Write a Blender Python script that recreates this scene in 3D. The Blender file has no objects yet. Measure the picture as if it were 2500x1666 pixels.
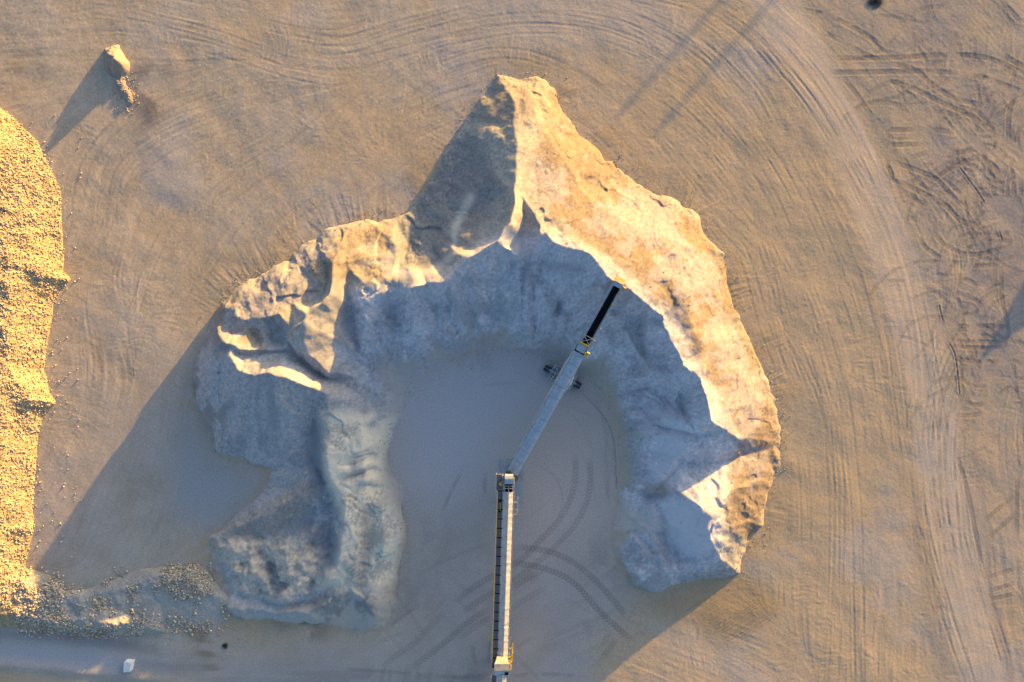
import bpy, bmesh, math, random
import numpy as np
from mathutils import Vector, Matrix
from mathutils.geometry import delaunay_2d_cdt
random.seed(7)
rng = np.random.default_rng(11)
R = math.radians
scn = bpy.context.scene
col = scn.collection

# ------------------------------------------------------------------ camera, sky, sun, exposure
PX = 0.08                       # metres per photograph pixel at ground level (2500 px = 200 m)
HC = 133.333                    # height of the drone
CX, CY = 1250.0, 833.0
cam = bpy.data.cameras.new('camera'); cam.lens = 24; cam.sensor_width = 36
cam.clip_start = 1; cam.clip_end = 5000
camo = bpy.data.objects.new('camera', cam); camo.location = (0, 0, HC); col.objects.link(camo)
scn.camera = camo

SUN_EL = 5.7
SUN_DIR = np.array([0.66, 0.75]); SUN_DIR /= np.linalg.norm(SUN_DIR)    # towards the sun, on the map
az = math.atan2(SUN_DIR[0], SUN_DIR[1])
w = bpy.data.worlds.new("World"); scn.world = w; w.use_nodes = True
nt = w.node_tree; nt.nodes.clear()
sky = nt.nodes.new('ShaderNodeTexSky'); sky.sky_type = 'NISHITA'; sky.sun_disc = False
sky.sun_elevation = R(SUN_EL); sky.sun_rotation = az; sky.altitude = 200
sky.air_density = 0.7; sky.dust_density = 3.0; sky.ozone_density = 2.0
bg = nt.nodes.new('ShaderNodeBackground'); bg.inputs['Strength'].default_value = 0.15
wo = nt.nodes.new('ShaderNodeOutputWorld')
nt.links.new(sky.outputs[0], bg.inputs[0]); nt.links.new(bg.outputs[0], wo.inputs[0])
sl = bpy.data.lights.new('sun', 'SUN'); sl.energy = 4.5; sl.angle = R(0.55); sl.color = (1.0, 0.59, 0.15)
so = bpy.data.objects.new('sun', sl); col.objects.link(so); so.location = (120, 140, 60)
ce = math.cos(R(SUN_EL))
so.rotation_euler = Vector((-SUN_DIR[0]*ce, -SUN_DIR[1]*ce, -math.sin(R(SUN_EL)))).to_track_quat('-Z', 'Y').to_euler()
scn.view_settings.view_transform = 'Standard'; scn.view_settings.look = 'None'
scn.view_settings.exposure = 1.68; scn.view_settings.gamma = 1.0
scn.cycles.max_bounces = 6; scn.cycles.diffuse_bounces = 3

# ------------------------------------------------------------------ helpers
def W(px, py, h=0.0):
    """map position (metres) of a thing seen h metres up at photograph pixel (px, py)"""
    k = PX * (1.0 - h / HC)
    return ((px - CX) * k, -(py - CY) * k)
def W3(px, py, h=0.0):
    x, y = W(px, py, h); return Vector((x, y, h))

def mesh_obj(name, verts, faces, mat=None, parent=None, smooth=True):
    me = bpy.data.meshes.new(name)
    V = np.asarray(verts, np.float32); F = np.asarray(faces, np.int32)
    me.vertices.add(len(V)); me.vertices.foreach_set('co', V.ravel())
    k = F.shape[1]
    me.loops.add(F.size); me.loops.foreach_set('vertex_index', F.ravel())
    me.polygons.add(len(F)); me.polygons.foreach_set('loop_start', np.arange(0, F.size, k, dtype=np.int32))
    me.polygons.foreach_set('loop_total', np.full(len(F), k, np.int32))
    if smooth: me.polygons.foreach_set('use_smooth', np.ones(len(F), bool))
    me.update(calc_edges=True); me.validate()
    o = bpy.data.objects.new(name, me); col.objects.link(o)
    if mat: me.materials.append(mat)
    if parent: o.parent = parent
    return o
def add_color(o, rgb):
    a = o.data.color_attributes.new('tint', 'FLOAT_COLOR', 'POINT')
    c = np.ones((len(rgb), 4), np.float32); c[:, :3] = rgb
    a.data.foreach_set('color', c.ravel())
def tag(o, label=None, cat=None, group=None, kind=None):
    if label: o['label'] = label
    if cat: o['category'] = cat
    if group: o['group'] = group
    if kind: o['kind'] = kind
    return o
def empty(name, loc):
    o = bpy.data.objects.new(name, None); o.location = loc; o.empty_display_size = .5; col.objects.link(o); return o

# ------------------------------------------------------------------ map grid
STEP = 0.16
def axis(a, b, far):
    core = np.arange(a, b + 1e-6, STEP)
    ext = []; s = STEP; p = 0
    while p < far: s *= 1.28; p += s; ext.append(p)
    ext = np.array(ext)
    return np.concatenate([core[0] - ext[::-1], core, core[-1] + ext]), len(ext)
XS, NX0 = axis(-108, 108, 900)
YS, NY0 = axis(-73, 73, 900)
NX, NY = len(XS), len(YS)
GX, GY = np.meshgrid(XS, YS)
PXX = GX / PX + CX; PYY = CY - GY / PX          # ground position in photograph pixels
core = (slice(NY0, NY - NY0), slice(NX0, NX - NX0))
CSH = (NY - 2*NY0, NX - 2*NX0)
cgx, cgy = GX[core], GY[core]; cpx, cpy = PXX[core], PYY[core]
X0, Y0 = cgx[0, 0], cgy[0, 0]

_fc = {}
def blur(a, s):                                  # gaussian, s in cells
    py_, px_ = a.shape; m = int(3*s) + 2
    b = np.pad(a, m, mode='edge'); h, w_ = b.shape
    fy = np.fft.fftfreq(h)[:, None]; fx = np.fft.rfftfreq(w_)[None, :]
    g = np.exp(-2*(math.pi*s)**2*(fx*fx + fy*fy))
    return np.fft.irfft2(np.fft.rfft2(b)*g, s=b.shape)[m:m+py_, m:m+px_]
def nrm(a): a = a - a.mean(); return a / (a.std() + 1e-9)
def noise(scale, sx=1.0, sy=1.0, seed=None):     # band noise, scale in metres
    r = np.random.default_rng(seed) if seed is not None else rng
    h, w_ = CSH
    s = scale/STEP*0.35
    fy = np.fft.fftfreq(h)[:, None]; fx = np.fft.rfftfreq(w_)[None, :]
    g = np.exp(-2*(math.pi*s)**2*((fx*sx)**2 + (fy*sy)**2))
    return nrm(np.fft.irfft2(np.fft.rfft2(r.standard_normal(CSH))*g, s=CSH))
def fbm(scale, octv=4, gain=.55, seed=None):
    a = 0; amp = 1
    for i in range(octv):
        a = a + amp*noise(scale/2**i, seed=None if seed is None else seed + i); amp *= gain
    return nrm(a)
def sstep(a, b, x): t = np.clip((x - a)/(b - a), 0, 1); return t*t*(3 - 2*t)

def lic(src, vx, vy, length, step=1.0):
    """smear a noise field along the vector field (vx, vy): streaks that follow a flow"""
    h, w_ = src.shape
    iy, ix = np.mgrid[0:h, 0:w_].astype(np.float32)
    acc = src.copy(); n = int(length/STEP/step)
    for sg in (1, -1):
        x, y = ix.copy(), iy.copy()
        for k in range(n):
            jx = np.clip(np.rint(x), 0, w_-1).astype(np.int32); jy = np.clip(np.rint(y), 0, h-1).astype(np.int32)
            x += sg*step*vx[jy, jx]; y += sg*step*vy[jy, jx]
            jx = np.clip(np.rint(x), 0, w_-1).astype(np.int32); jy = np.clip(np.rint(y), 0, h-1).astype(np.int32)
            acc += src[jy, jx]
    return nrm(acc)

def catmull(p, n=8):
    p = [np.array(q, float) for q in p]
    if len(p) < 3: return np.array([p[0] + (p[-1]-p[0])*t for t in np.linspace(0, 1, n)])
    q = [2*p[0]-p[1]] + p + [2*p[-1]-p[-2]]; out = []
    for i in range(1, len(q)-2):
        for t in np.linspace(0, 1, n, endpoint=False):
            a, b, c, d = q[i-1:i+3]
            out.append(.5*((2*b) + (c-a)*t + (2*a-5*b+4*c-d)*t*t + (3*b-a-3*c+d)*t**3))
    out.append(p[-1]); return np.array(out)
def curve_field(pts, reach, smooth=True, n=6):
    """for grid points within reach (m) of a polyline: along-distance, signed offset, tangent (outside: offset = big)"""
    P = catmull(pts, n) if smooth else np.array(pts, float)
    S = np.full(CSH, 0., np.float32); D = np.full(CSH, 1e6, np.float32)
    TX = np.zeros(CSH, np.float32); TY = np.zeros(CSH, np.float32); s0 = 0
    for a, b in zip(P[:-1], P[1:]):
        L = np.hypot(*(b-a))
        if L < 1e-6: continue
        x0 = int((min(a[0], b[0]) - reach - X0)/STEP); x1 = int((max(a[0], b[0]) + reach - X0)/STEP) + 2
        y0 = int((min(a[1], b[1]) - reach - Y0)/STEP); y1 = int((max(a[1], b[1]) + reach - Y0)/STEP) + 2
        x0, y0 = max(x0, 0), max(y0, 0)
        if x1 <= x0 or y1 <= y0 or x0 >= CSH[1] or y0 >= CSH[0]: s0 += L; continue
        sl_ = (slice(y0, y1), slice(x0, x1))
        t = (b-a)/L
        dx, dy = cgx[sl_] - a[0], cgy[sl_] - a[1]
        u = np.clip(dx*t[0] + dy*t[1], 0, L)
        ex, ey = dx - u*t[0], dy - u*t[1]
        d = np.hypot(ex, ey); sg = np.where(t[0]*dy - t[1]*dx >= 0, 1, -1)
        m = d < np.abs(D[sl_])
        D[sl_] = np.where(m, d*sg, D[sl_]); S[sl_] = np.where(m, s0 + u, S[sl_])
        TX[sl_] = np.where(m, t[0], TX[sl_]); TY[sl_] = np.where(m, t[1], TY[sl_])
        s0 += L
    return S, D, TX, TY
def px2w(pts): return [W(*p) for p in pts]
def inpoly(poly, X, Y):
    p = np.array(poly); r = np.zeros(X.shape, bool)
    x0, y0 = p[-1]
    for x1, y1 in p:
        c = ((y1 > Y) != (y0 > Y))
        r ^= c & (X < (x0 - x1)*(Y - y1)/((y0 - y1) + 1e-12) + x1)
        x0, y0 = x1, y1
    return r

def tin(lines, mask0=-0.5):
    """height field from break lines: list of polylines [(px, py, h)...] -> linear TIN rasterised on the map grid"""
    V, Z, E, idx = [], [], [], {}
    for ln in lines:
        prev = None
        for (px, py, h) in ln:
            x, y = W(px, py, max(h, 0)); k = (round(x, 2), round(y, 2))
            if k not in idx: idx[k] = len(V); V.append(Vector((x, y))); Z.append(h)
            i = idx[k]
            if prev is not None and prev != i: E.append((prev, i))
            prev = i
    ov, oe, of, ovi, oei, ofi = delaunay_2d_cdt(V, E, [], 0, 1e-4)
    oz = []
    for k, src in enumerate(ovi):
        if src: oz.append(max(Z[s] for s in src))
        else:
            d = sorted(range(len(V)), key=lambda i: (V[i]-ov[k]).length_squared)[:3]
            ww = [1/((V[i]-ov[k]).length + .01) for i in d]; oz.append(sum(Z[i]*q for i, q in zip(d, ww))/sum(ww))
    H = np.full(CSH, mask0, np.float32)
    for f in of:
        for t in range(1, len(f)-1):
            ia, ib, ic = f[0], f[t], f[t+1]
            a, b, c = ov[ia], ov[ib], ov[ic]
            x0 = max(int((min(a[0], b[0], c[0])-X0)/STEP), 0); x1 = int((max(a[0], b[0], c[0])-X0)/STEP)+2
            y0 = max(int((min(a[1], b[1], c[1])-Y0)/STEP), 0); y1 = int((max(a[1], b[1], c[1])-Y0)/STEP)+2
            if x1 <= 0 or y1 <= 0: continue
            s_ = (slice(y0, y1), slice(x0, x1)); gx, gy = cgx[s_], cgy[s_]
            if gx.size == 0: continue
            den = (b[1]-c[1])*(a[0]-c[0]) + (c[0]-b[0])*(a[1]-c[1])
            if abs(den) < 1e-9: continue
            l1 = ((b[1]-c[1])*(gx-c[0]) + (c[0]-b[0])*(gy-c[1]))/den
            l2 = ((c[1]-a[1])*(gx-c[0]) + (a[0]-c[0])*(gy-c[1]))/den
            l3 = 1-l1-l2
            m = (l1 >= -1e-6) & (l2 >= -1e-6) & (l3 >= -1e-6)
            H[s_] = np.where(m, l1*oz[ia] + l2*oz[ib] + l3*oz[ic], H[s_])
    return H

# ------------------------------------------------------------------ the big stockpile: break lines (photograph pixel x, y, height m)
Z0 = -0.15
TOE = [(1223,179),(1266,184),(1309,180),(1340,194),(1359,211),(1369,243),(1380,279),(1419,321),(1459,361),(1485,396),(1512,392),(1530,425),(1576,454),
 (1609,479),(1651,490),(1692,507),(1714,557),(1745,590),(1774,621),(1779,655),(1776,693),(1796,757),(1821,807),(1853,879),(1885,939),(1890,960),(1896,986),
 (1906,1050),(1908,1093),(1908,1142),(1889,1177),(1874,1224),(1862,1280),(1840,1290),(1852,1315),(1830,1330),(1817,1370),(1814,1401),
 (1746,1420),(1716,1421),(1661,1438),(1595,1450),(1545,1428),(1528,1393),(1487,1352),(1490,1320),(1508,1256),(1515,1177),(1508,1086),(1490,996),
 (1437,907),(1366,866),(1300,855),(1220,853),(1150,862),(1090,890),(1030,928),(990,965),(980,1014),(950,1050),(936,1107),(942,1152),(973,1190),(988,1274),
 (998,1313),(975,1370),(966,1427),(950,1500),(930,1535),(884,1545),(800,1530),(700,1525),(600,1520),(560,1500),(545,1460),(525,1420),(512,1370),(505,1320),
 (500,1302),(560,1270),(610,1225),(650,1180),(660,1151),(571,1120),(529,1100),(511,1050),(475,979),(471,925),(482,871),(500,818),(514,779),(524,765),(540,738),
 (566,710),(595,684),(617,673),(643,657),(672,642),(708,637),(710,615),(743,593),(774,580),(789,562),(832,548),(859,539),(901,532),(962,532),(1010,503),(1050,440),
 (1087,365),(1116,321),(1141,275),(1169,232),(1196,210),(1223,179)]
L = [[(x, y, Z0) for x, y in TOE]]
# north spur
L += [[(1223,181,0),(1238,225,2.6),(1255,262,4.6),(1262,310,6.2),(1264,360,7.6),(1264,410,8.8),(1256,460,10.6),(1257,500,12.4),(1243,550,13.6),(1215,592,14.2)]]
L += [[(1195,321,4.2),(1188,393,5.4),(1212,429,7.3),(1237,464,9.4),(1246,500,11.2),(1232,540,12.6)]]
L += [[(1187,321,3.3),(1180,395,4.3),(1204,433,6.1),(1229,468,8),(1238,503,9.6),(1228,541,11.0)]]
L += [[(1300,250,4.3),(1340,330,5.6),(1400,420,6.4),(1440,480,7.4)],[(1180,255,1.6),(1216,262,2.7)],[(1162,292,1.0),(1200,300,2.9)]]
# crest to the left of the junction
L += [[(1215,592,14.2),(1209,597,13.8),(1137,627,13.0),(1109,668,12.3),(1076,696,11.7),(1009,709,9.8),(937,712,7.5),(873,721,6.9),(867,715,6.9)]]
# crest to the right
L += [[(1285,487,10.7),(1319,553,11.9),(1359,593,12.6),(1419,614,13.2),(1466,654,13.5),(1498,682,13.5),(1523,700,13.3),(1548,721,13.0),(1587,750,11.8),
  (1623,779,11.0),(1626,807,10.5),(1648,854,10.2),(1667,896,9.9),(1700,920,9.9),(1716,933,9.9),(1722,960,9.7),(1724,989,9.6),(1731,1021,9.3),(1781,1054,7.6),(1799,1075,6.0),(1850,1078,3.2),(1900,1079,0.3)]]
L += [[(1280,487,10.5),(1282,530,10.3),(1276,570,10.2),(1250,606,10.6)],[(1250,606,10.6),(1228,604,12.4)],[(1228,604,12.4),(1222,680,6.6),(1217,750,2.8)]]
L += [[(1245,606,11.9),(1268,628,10.9),(1283,642,9.6)],[(1245,648,8.8),(1300,653,8.6),(1343,662,8.4),(1411,668,9.4)],[(1262,632,10.4),(1343,648,10.1),(1411,655,11.0)],[(1340,696,6.9),(1366,726,4.5),(1374,752,3.2)],[(1308,712,7.3),(1330,775,3.4)],[(1398,706,8.6),(1408,765,5.0)],[(1255,720,6.9),(1262,790,2.6)],[(1180,680,8.8),(1165,760,4.2)]]
L += [[(1623,785,10.3),(1590,796,9.0),(1600,840,7.2),(1617,862,6.2)],[(1523,706,12.4),(1530,760,8.4),(1545,830,5.4)],[(1562,744,9.6),(1566,790,6.2),(1570,860,3.4)]]
L += [[(1438,752,8.4),(1470,830,4.6)],[(1475,750,7.4),(1500,840,3.4)],[(1516,795,8.6),(1545,840,6.2),(1567,872,4.2)]]
# outer (sunlit) flank: slight slumps
L += [[(1560,470,1.6),(1560,560,8.2)],[(1600,640,9.6),(1680,600,4.6),(1730,600,1.3)],[(1660,720,9.0),(1730,720,4.6)],[(1720,860,8.4),(1790,850,3.6)],[(1780,980,7.2),(1840,980,3.9)]]
L += [[(1480,402,1.3),(1460,425,3.4),(1490,460,4.1)],[(1430,440,4.9),(1487,468,4.0),(1500,452,2.3)]]
# spur on the inside of the right arm
L += [[(1716,933,9.9),(1652,962,6.1),(1648,982,5.7),(1654,1006,5.6),(1692,1052,6.0)],[(1720,940,9.2),(1658,968,5.0),(1656,984,4.6),(1662,1005,4.7),(1698,1050,5.7)]]
L += [[(1640,918,6.6),(1600,958,3.4)],[(1590,905,6.6),(1560,950,3.2)],[(1625,1020,5.0),(1600,1060,3.9)],[(1600,1000,2.8),(1575,1040,1.9)],[(1640,1090,4.2),(1600,1120,2.6)],[(1692,1052,6.0),(1685,1083,5.2),(1659,1116,4.4),(1634,1149,3.8),(1612,1187,3.4)]]
L += [[(1661,1132,2.9),(1705,1131,3.1),(1749,1128,3.2),(1800,1115,2.6),(1874,1100,0.9)],[(1661,1132,2.9),(1640,1160,2.7),(1618,1188,2.6)]]
L += [[(1560,1130,1.6),(1555,1060,1.5),(1540,980,1.6)],[(1570,1190,1.5),(1565,1240,1.5)]]
# the cone at the lower right end
L += [[(1592,1212,3.3),(1659,1204,4.9),(1706,1238,6.8),(1740,1258,7.6),(1729,1282,7.2),(1734,1318,6.0),(1758,1360,3.6),(1785,1385,1.6),(1812,1400,0.2)]]
L += [[(1618,1188,2.6),(1659,1204,4.9)],[(1618,1254,2.4),(1623,1307,1.7),(1634,1342,1.4),(1661,1360,1.5),(1687,1369,1.8)]]
L += [[(1592,1212,3.3),(1599,1254,3.4),(1595,1285,3.2),(1612,1329,3.0),(1621,1389,2.8),(1630,1420,1.2)],[(1621,1389,2.8),(1560,1400,1.9)],[(1621,1389,2.8),(1700,1385,2.5),(1758,1380,2.0)]]
L += [[(1530,1340,1.6),(1570,1350,1.7),(1600,1375,2.2)],[(1780,1200,5.6),(1830,1190,3.2)],[(1790,1290,4.2),(1830,1270,2.0)]]
# bowl between the spur and the left mass
L += [[(1030,560,2.6),(1000,600,3.0),(985,640,4.8),(1040,664,7.2),(1087,650,8.4),(1105,600,6.8),(1090,555,4.6)],[(1130,560,7.4),(1150,600,10.2)],[(1130,440,2.9),(1170,500,6.2)]]
L += [[(966,540,1.2),(964,600,4.4),(962,640,5.6),(957,685,7.2)],[(880,600,3.7),(885,650,5.8),(885,690,7.2)],[(845,560,1.4),(852,610,4.3),(880,630,5.8),(935,628,5.2),(945,612,4.4)],[(920,560,2.4),(910,600,4.2)]]
# left mass
L += [[(800,617,4.2),(818,640,6.2),(815,690,8.3),(789,741,9.4),(752,770,9.8),(741,788,9.9),(722,802,9.7)],[(842,697,6.8),(848,650,6.2),(835,600,4.4)]]
L += [[(793,622,3.3),(808,650,4.2),(806,690,5.4),(783,735,5.9),(765,745,5.8)],[(736,648,2.4),(760,690,4.2),(783,735,5.9)],[(760,640,3.6),(790,690,5.6)],[(700,690,4.3),(715,740,6.0)]]
L += [[(842,697,7.0),(831,792,6.3),(842,838,5.6),(858,858,4.7)],[(853,700,6.4),(857,737,5.0),(861,814,3.4),(878,870,2.1)],[(867,715,6.9),(876,759,7.2),(884,832,5.2),(886,860,3.4)]]
L += [[(873,721,6.9),(880,748,7.1),(893,780,7.0),(898,806,6.2),(884,832,5.2)],[(957,742,3.9),(964,800,2.2),(948,876,.8)],[(920,760,5.8),(925,840,3.2)],[(1010,752,7.7),(1020,800,5.6),(1038,850,2.6)],[(1058,750,5.0),(1064,835,1.7)],[(1108,716,8.9),(1104,790,4.2)]]
L += [[(722,802,9.7),(714,822,9.2),(720,840,8.7),(750,862,7.8),(800,905,6.1),(826,905,5.0),(858,860,4.7)],[(826,905,5.0),(870,925,2.9),(950,960,1.0)]]
# gully below the smooth facet and the ridge under it
L += [[(708,830,5.9),(730,878,4.6),(760,905,3.9),(807,925,3.2),(870,962,2.4),(922,994,1.4),(960,1000,0.8)]]
L += [[(548,752,2.9),(564,752,3.6),(590,777,5.2),(613,772,5.3),(635,777,5.9),(657,770,6.4),(683,765,7.2),(712,801,8.2)],[(635,777,5.9),(645,832,5.9)],[(590,700,1.4),(640,720,4.2),(690,740,5.9)]]
L += [[(660,785,5.2),(672,835,5.1),(690,840,5.2),(706,815,5.9)],[(600,800,4.6),(630,845,5.5)],[(530,790,2.4),(560,810,4.9)]]
L += [[(560,842,6.9),(586,861,7.1),(640,862,6.9),(689,852,6.6),(706,840,6.6)],[(562,850,6.3),(588,868,6.2),(640,868,6.1),(688,860,5.9),(712,850,5.4)]]
L += [[(545,832,6.4),(560,842,6.9),(566,880,7.3),(580,905,7.8),(626,924,8.8),(654,915,9.3),(692,918,9.2),(743,947,7.9),(800,970,5.6),(870,995,3.4),(930,1010,1.6)]]
L += [[(590,892,7.2),(640,884,7.5),(690,880,7.4),(722,890,6.8),(770,925,5.6)],[(520,860,4.4),(520,930,4.2),(560,1000,4.4)],[(560,960,6.2),(600,1000,5.2)],[(650,1040,4.0),(690,1100,2.0),(735,1090,2.0)],[(560,1070,2.4),(610,1110,1.5)]]
# plateau on the left of the yard and its bank
L += [[(800,970,5.6),(805,1005,5.3),(789,1023,5.3),(805,1054,5.2),(796,1079,5.2),(803,1115,5.2),(806,1161,5.2),(830,1197,5.2),(845,1253,5.0),(842,1310,4.7),(828,1370,4.2),(795,1420,3.2)]]
L += [[(765,990,4.6),(769,1039,3.2),(779,1072,2.7),(757,1102,2.2),(768,1135,2.2),(785,1165,2.4),(803,1200,1.7),(818,1255,1.3),(815,1320,1.1),(800,1370,1.0),(775,1410,1.0)]]
L += [[(880,1040,4.0),(885,1100,4.3),(890,1180,4.0),(880,1260,4.4),(872,1340,4.1),(860,1400,3.0)],[(896,1225,3.3),(908,1280,1.8),(906,1340,1.4),(890,1410,1.2),(878,1440,1.1)],[(930,1240,2.5),(938,1340,2.3),(920,1400,1.4)]]
L += [[(850,1430,2.2),(900,1470,2.4),(920,1510,0.9)],[(850,1455,0.6),(890,1500,1.3)]]
# brown ridge and the rough heap
L += [[(660,1160,0.5),(700,1150,1.4),(745,1118,2.6),(752,1140,2.2),(700,1195,1.2)],[(770,1170,3.3),(728,1200,3.3),(660,1255,2.8),(580,1290,1.2),(510,1304,0.1)]]
L += [[(790,1180,2.2),(775,1230,1.6),(740,1265,0.9),(643,1313,0.5),(554,1312,0.2)]]
L += [[(560,1330,0.6),(600,1370,1.3),(650,1385,2.0),(740,1400,2.3),(790,1350,1.6)],[(600,1335,1.2),(700,1330,1.8),(770,1300,1.4)]]
L += [[(571,1440,0.3),(625,1470,.5),(696,1482,.5),(768,1465,.6),(830,1420,1.3)],[(596,1436,1.2),(690,1458,2.1),(760,1440,2.2)],[(560,1485,.9),(661,1500,1.4),(750,1488,1.8),(840,1455,2.2)]]
HP = tin(L)
HP = np.where(inpoly(px2w(TOE), cgx, cgy), HP, -.6)
def warp(H, a1, s1_, a2, s2_, seed):
    iy, ix = np.mgrid[0:CSH[0], 0:CSH[1]]
    dx = (a1*noise(s1_, seed=seed) + a2*noise(s2_, seed=seed+1))/STEP; dy = (a1*noise(s1_, seed=seed+2) + a2*noise(s2_, seed=seed+3))/STEP
    x = np.clip(ix + dx, 0, CSH[1]-1.01); y = np.clip(iy + dy, 0, CSH[0]-1.01); i0, j0 = y.astype(int), x.astype(int); fy_, fx_ = y-i0, x-j0
    return (H[i0, j0]*(1-fx_) + H[i0, j0+1]*fx_)*(1-fy_) + (H[i0+1, j0]*(1-fx_) + H[i0+1, j0+1]*fx_)*fy_
HP = warp(HP, .26, 5.0, .09, 1.6, 301)

# natural roughness: chutes and slumps that run down the slope
HS = blur(HP, 6)
gy_, gx_ = np.gradient(HS, STEP); gm = np.hypot(gx_, gy_) + 1e-6
sx_, sy_ = (gx_/gm).astype(np.float32), (gy_/gm).astype(np.float32)
HPb = blur(HP, .9)
soft_toe = 1 - sstep(.5, 2.4, HP)
INNER = [(1215,592),(1360,593),(1500,682),(1626,790),(1724,960),(1700,1040),(1592,1212),(1600,1400),(1460,1430),(1480,1000),(1300,830),(1030,900),(1040,1020),(1030,1560),(800,1560),(880,930),(830,880),(870,720),(1080,690)]
innerm = blur(inpoly(px2w(INNER), cgx, cgy).astype(float), 8)
HPb = HPb*(1 - soft_toe*innerm) + blur(np.maximum(HP, -.15), 6)*soft_toe*innerm
inside = sstep(0.05, 1.6, HPb)
steep = sstep(.12, .5, gm)
chute = lic(noise(.55, seed=21), sx_, sy_, 3.0, 1.0)
chute2 = lic(noise(1.6, seed=22), sx_, sy_, 5.0, 1.5)
lump = fbm(5.0, 4, .5, seed=31)
fine = fbm(.9, 2, .6, seed=35)
facet0 = blur(inpoly(px2w([(700,815),(760,760),(810,690),(850,680),(905,720),(905,860),(840,930),(740,870)]), cgx, cgy).astype(float), 4)
HPn = HPb + inside*(1-.7*facet0)*(0.08*lump + .012*fine + steep*((.03-.015*innerm)*chute + 0.07*chute2))
HPn += (1-inside)*(0.05*lump + .10*fbm(2.2, 3, .6, seed=134))*(HPb > -.3)*(1 - .6*innerm)
# rough dumped texture of the lower left heap
rough = inpoly(px2w([(520,1315),(600,1312),(700,1312),(790,1270),(825,1320),(800,1410),(700,1465),(590,1440)]), cgx, cgy).astype(float)
rough = blur(rough, 6)
hl = fbm(4.6, 3, .5, seed=41); hl2 = fbm(7, 4, .62, seed=42); HPn += rough*(.30*hl + .62*hl2 + .03*noise(.6, seed=324) + .3)
def terr(scale, w_, seed): q = fbm(scale, 4, .5, seed=seed); return sstep(-w_, w_, q) - .5
facet = blur(inpoly(px2w([(700,815),(760,760),(810,690),(850,680),(905,720),(905,860),(840,930),(740,870)]), cgx, cgy).astype(float), 4)
thw = np.arctan2(cgx - W(1240, 0)[0], cgy - W(0, 1010)[1]); rr_ = np.random.default_rng(5)
tab = np.cumsum(rr_.uniform(.10, .26, 60)); ph_ = np.interp(thw + 3.3 + .05*fbm(9, 2, .5, seed=36), np.concatenate([[0], tab]), np.arange(61))
fr_ = ph_ - np.floor(ph_); lobe = np.abs(np.sin(math.pi*fr_))*(.55 + .45*np.sin(7.3*np.floor(ph_)))      # overlapping tipped fans with creases between
fan = innerm*sstep(.4, 3.5, HPb)*(1 - sstep(10.5, 13, HPb)*.7)
low_ = 1 - sstep(3, 10, HPb)
HPn += fan*(1.35*lobe - .8)
scal = np.abs(np.sin(math.pi*(ph_*1.7 + .8*fbm(7, 3, .6, seed=136)))); HPn += fan*low_*(.22*scal - .1)
notflank = 1 - blur(inpoly(px2w([(1285,470),(1359,200),(1530,425),(1914,1093),(1830,1350),(1745,1258),(1740,1020),(1660,880),(1530,700),(1360,590)]), cgx, cgy).astype(float), 5)
HPn += inside*notflank*(1-.85*facet)*(.30*terr(12, .07, 37) + .10*terr(6, .14, 38))
HPn += inside*(1-notflank)*.14*terr(9, .06, 137)
c1m = blur(inpoly(px2w([(545,990),(600,930),(690,925),(760,960),(770,1050),(740,1110),(660,1150),(560,1115)]), cgx, cgy).astype(float), 6)
crumb = sstep(.2, 1.2, fbm(5, 3, .6, seed=321)); HPn += inside*.006*noise(.36, seed=325); HPn += inside*crumb*(.45 - .25*(1-notflank))*(.05*noise(.5, seed=322) + .06*np.maximum(0, noise(.8, seed=323) - .6))
HPn += c1m*(.10*chute2 + .06*chute + .04*lic(noise(1.0, seed=40), sx_, sy_, 4.0, 1.0))
flank = inpoly(px2w([(1285,480),(1359,211),(1530,425),(1714,557),(1779,655),(1853,879),(1908,1093),(1840,1330),(1740,1258),(1740,1020),(1660,880),(1530,700),(1360,590)]), cgx, cgy).astype(float)
flank = blur(flank, 5)
wedge = np.maximum(0, fbm(4.5, 3, .5, seed=44))      # slump scars on the sunlit flanks
scar = lic(noise(2.4, seed=45), -sy_, sx_, 2.5, 1.5)
HPn += flank*inside*(.025*wedge*scar)
leftm = blur(inpoly(px2w([(520,760),(700,640),(790,570),(960,535),(960,690),(815,700),(720,800),(690,850),(560,830)]), cgx, cgy).astype(float), 5)
HPn += leftm*inside*(1-facet)*(.07*fbm(4.2, 3, .55, seed=47))

# small mound, upper left
M = [[(250,116,Z0),(288,110,Z0),(318,155,Z0),(316,182,Z0),(330,240,Z0),(326,262,Z0),(300,262,Z0),(284,222,Z0),(278,196,Z0),(262,176,Z0),(254,140,Z0),(250,116,Z0)],
     [(263,122,1.5),(282,143,2.7),(304,166,1.9)],[(304,166,1.9),(298,182,.35),(288,196,.4),(302,210,.38),(312,250,.2)],[(310,190,.15),(318,240,.2)]]
HM = np.where(inpoly(px2w([q[:2] for q in M[0]]), cgx, cgy), tin(M), -.4); HMb = 1.1*blur(warp(HM, .25, 2.5, .15, 1.0, 311), 1.6)
HMn = HMb + sstep(0, .6, HMb)*(.14*fbm(1.6, 4, .65, seed=51))

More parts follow.
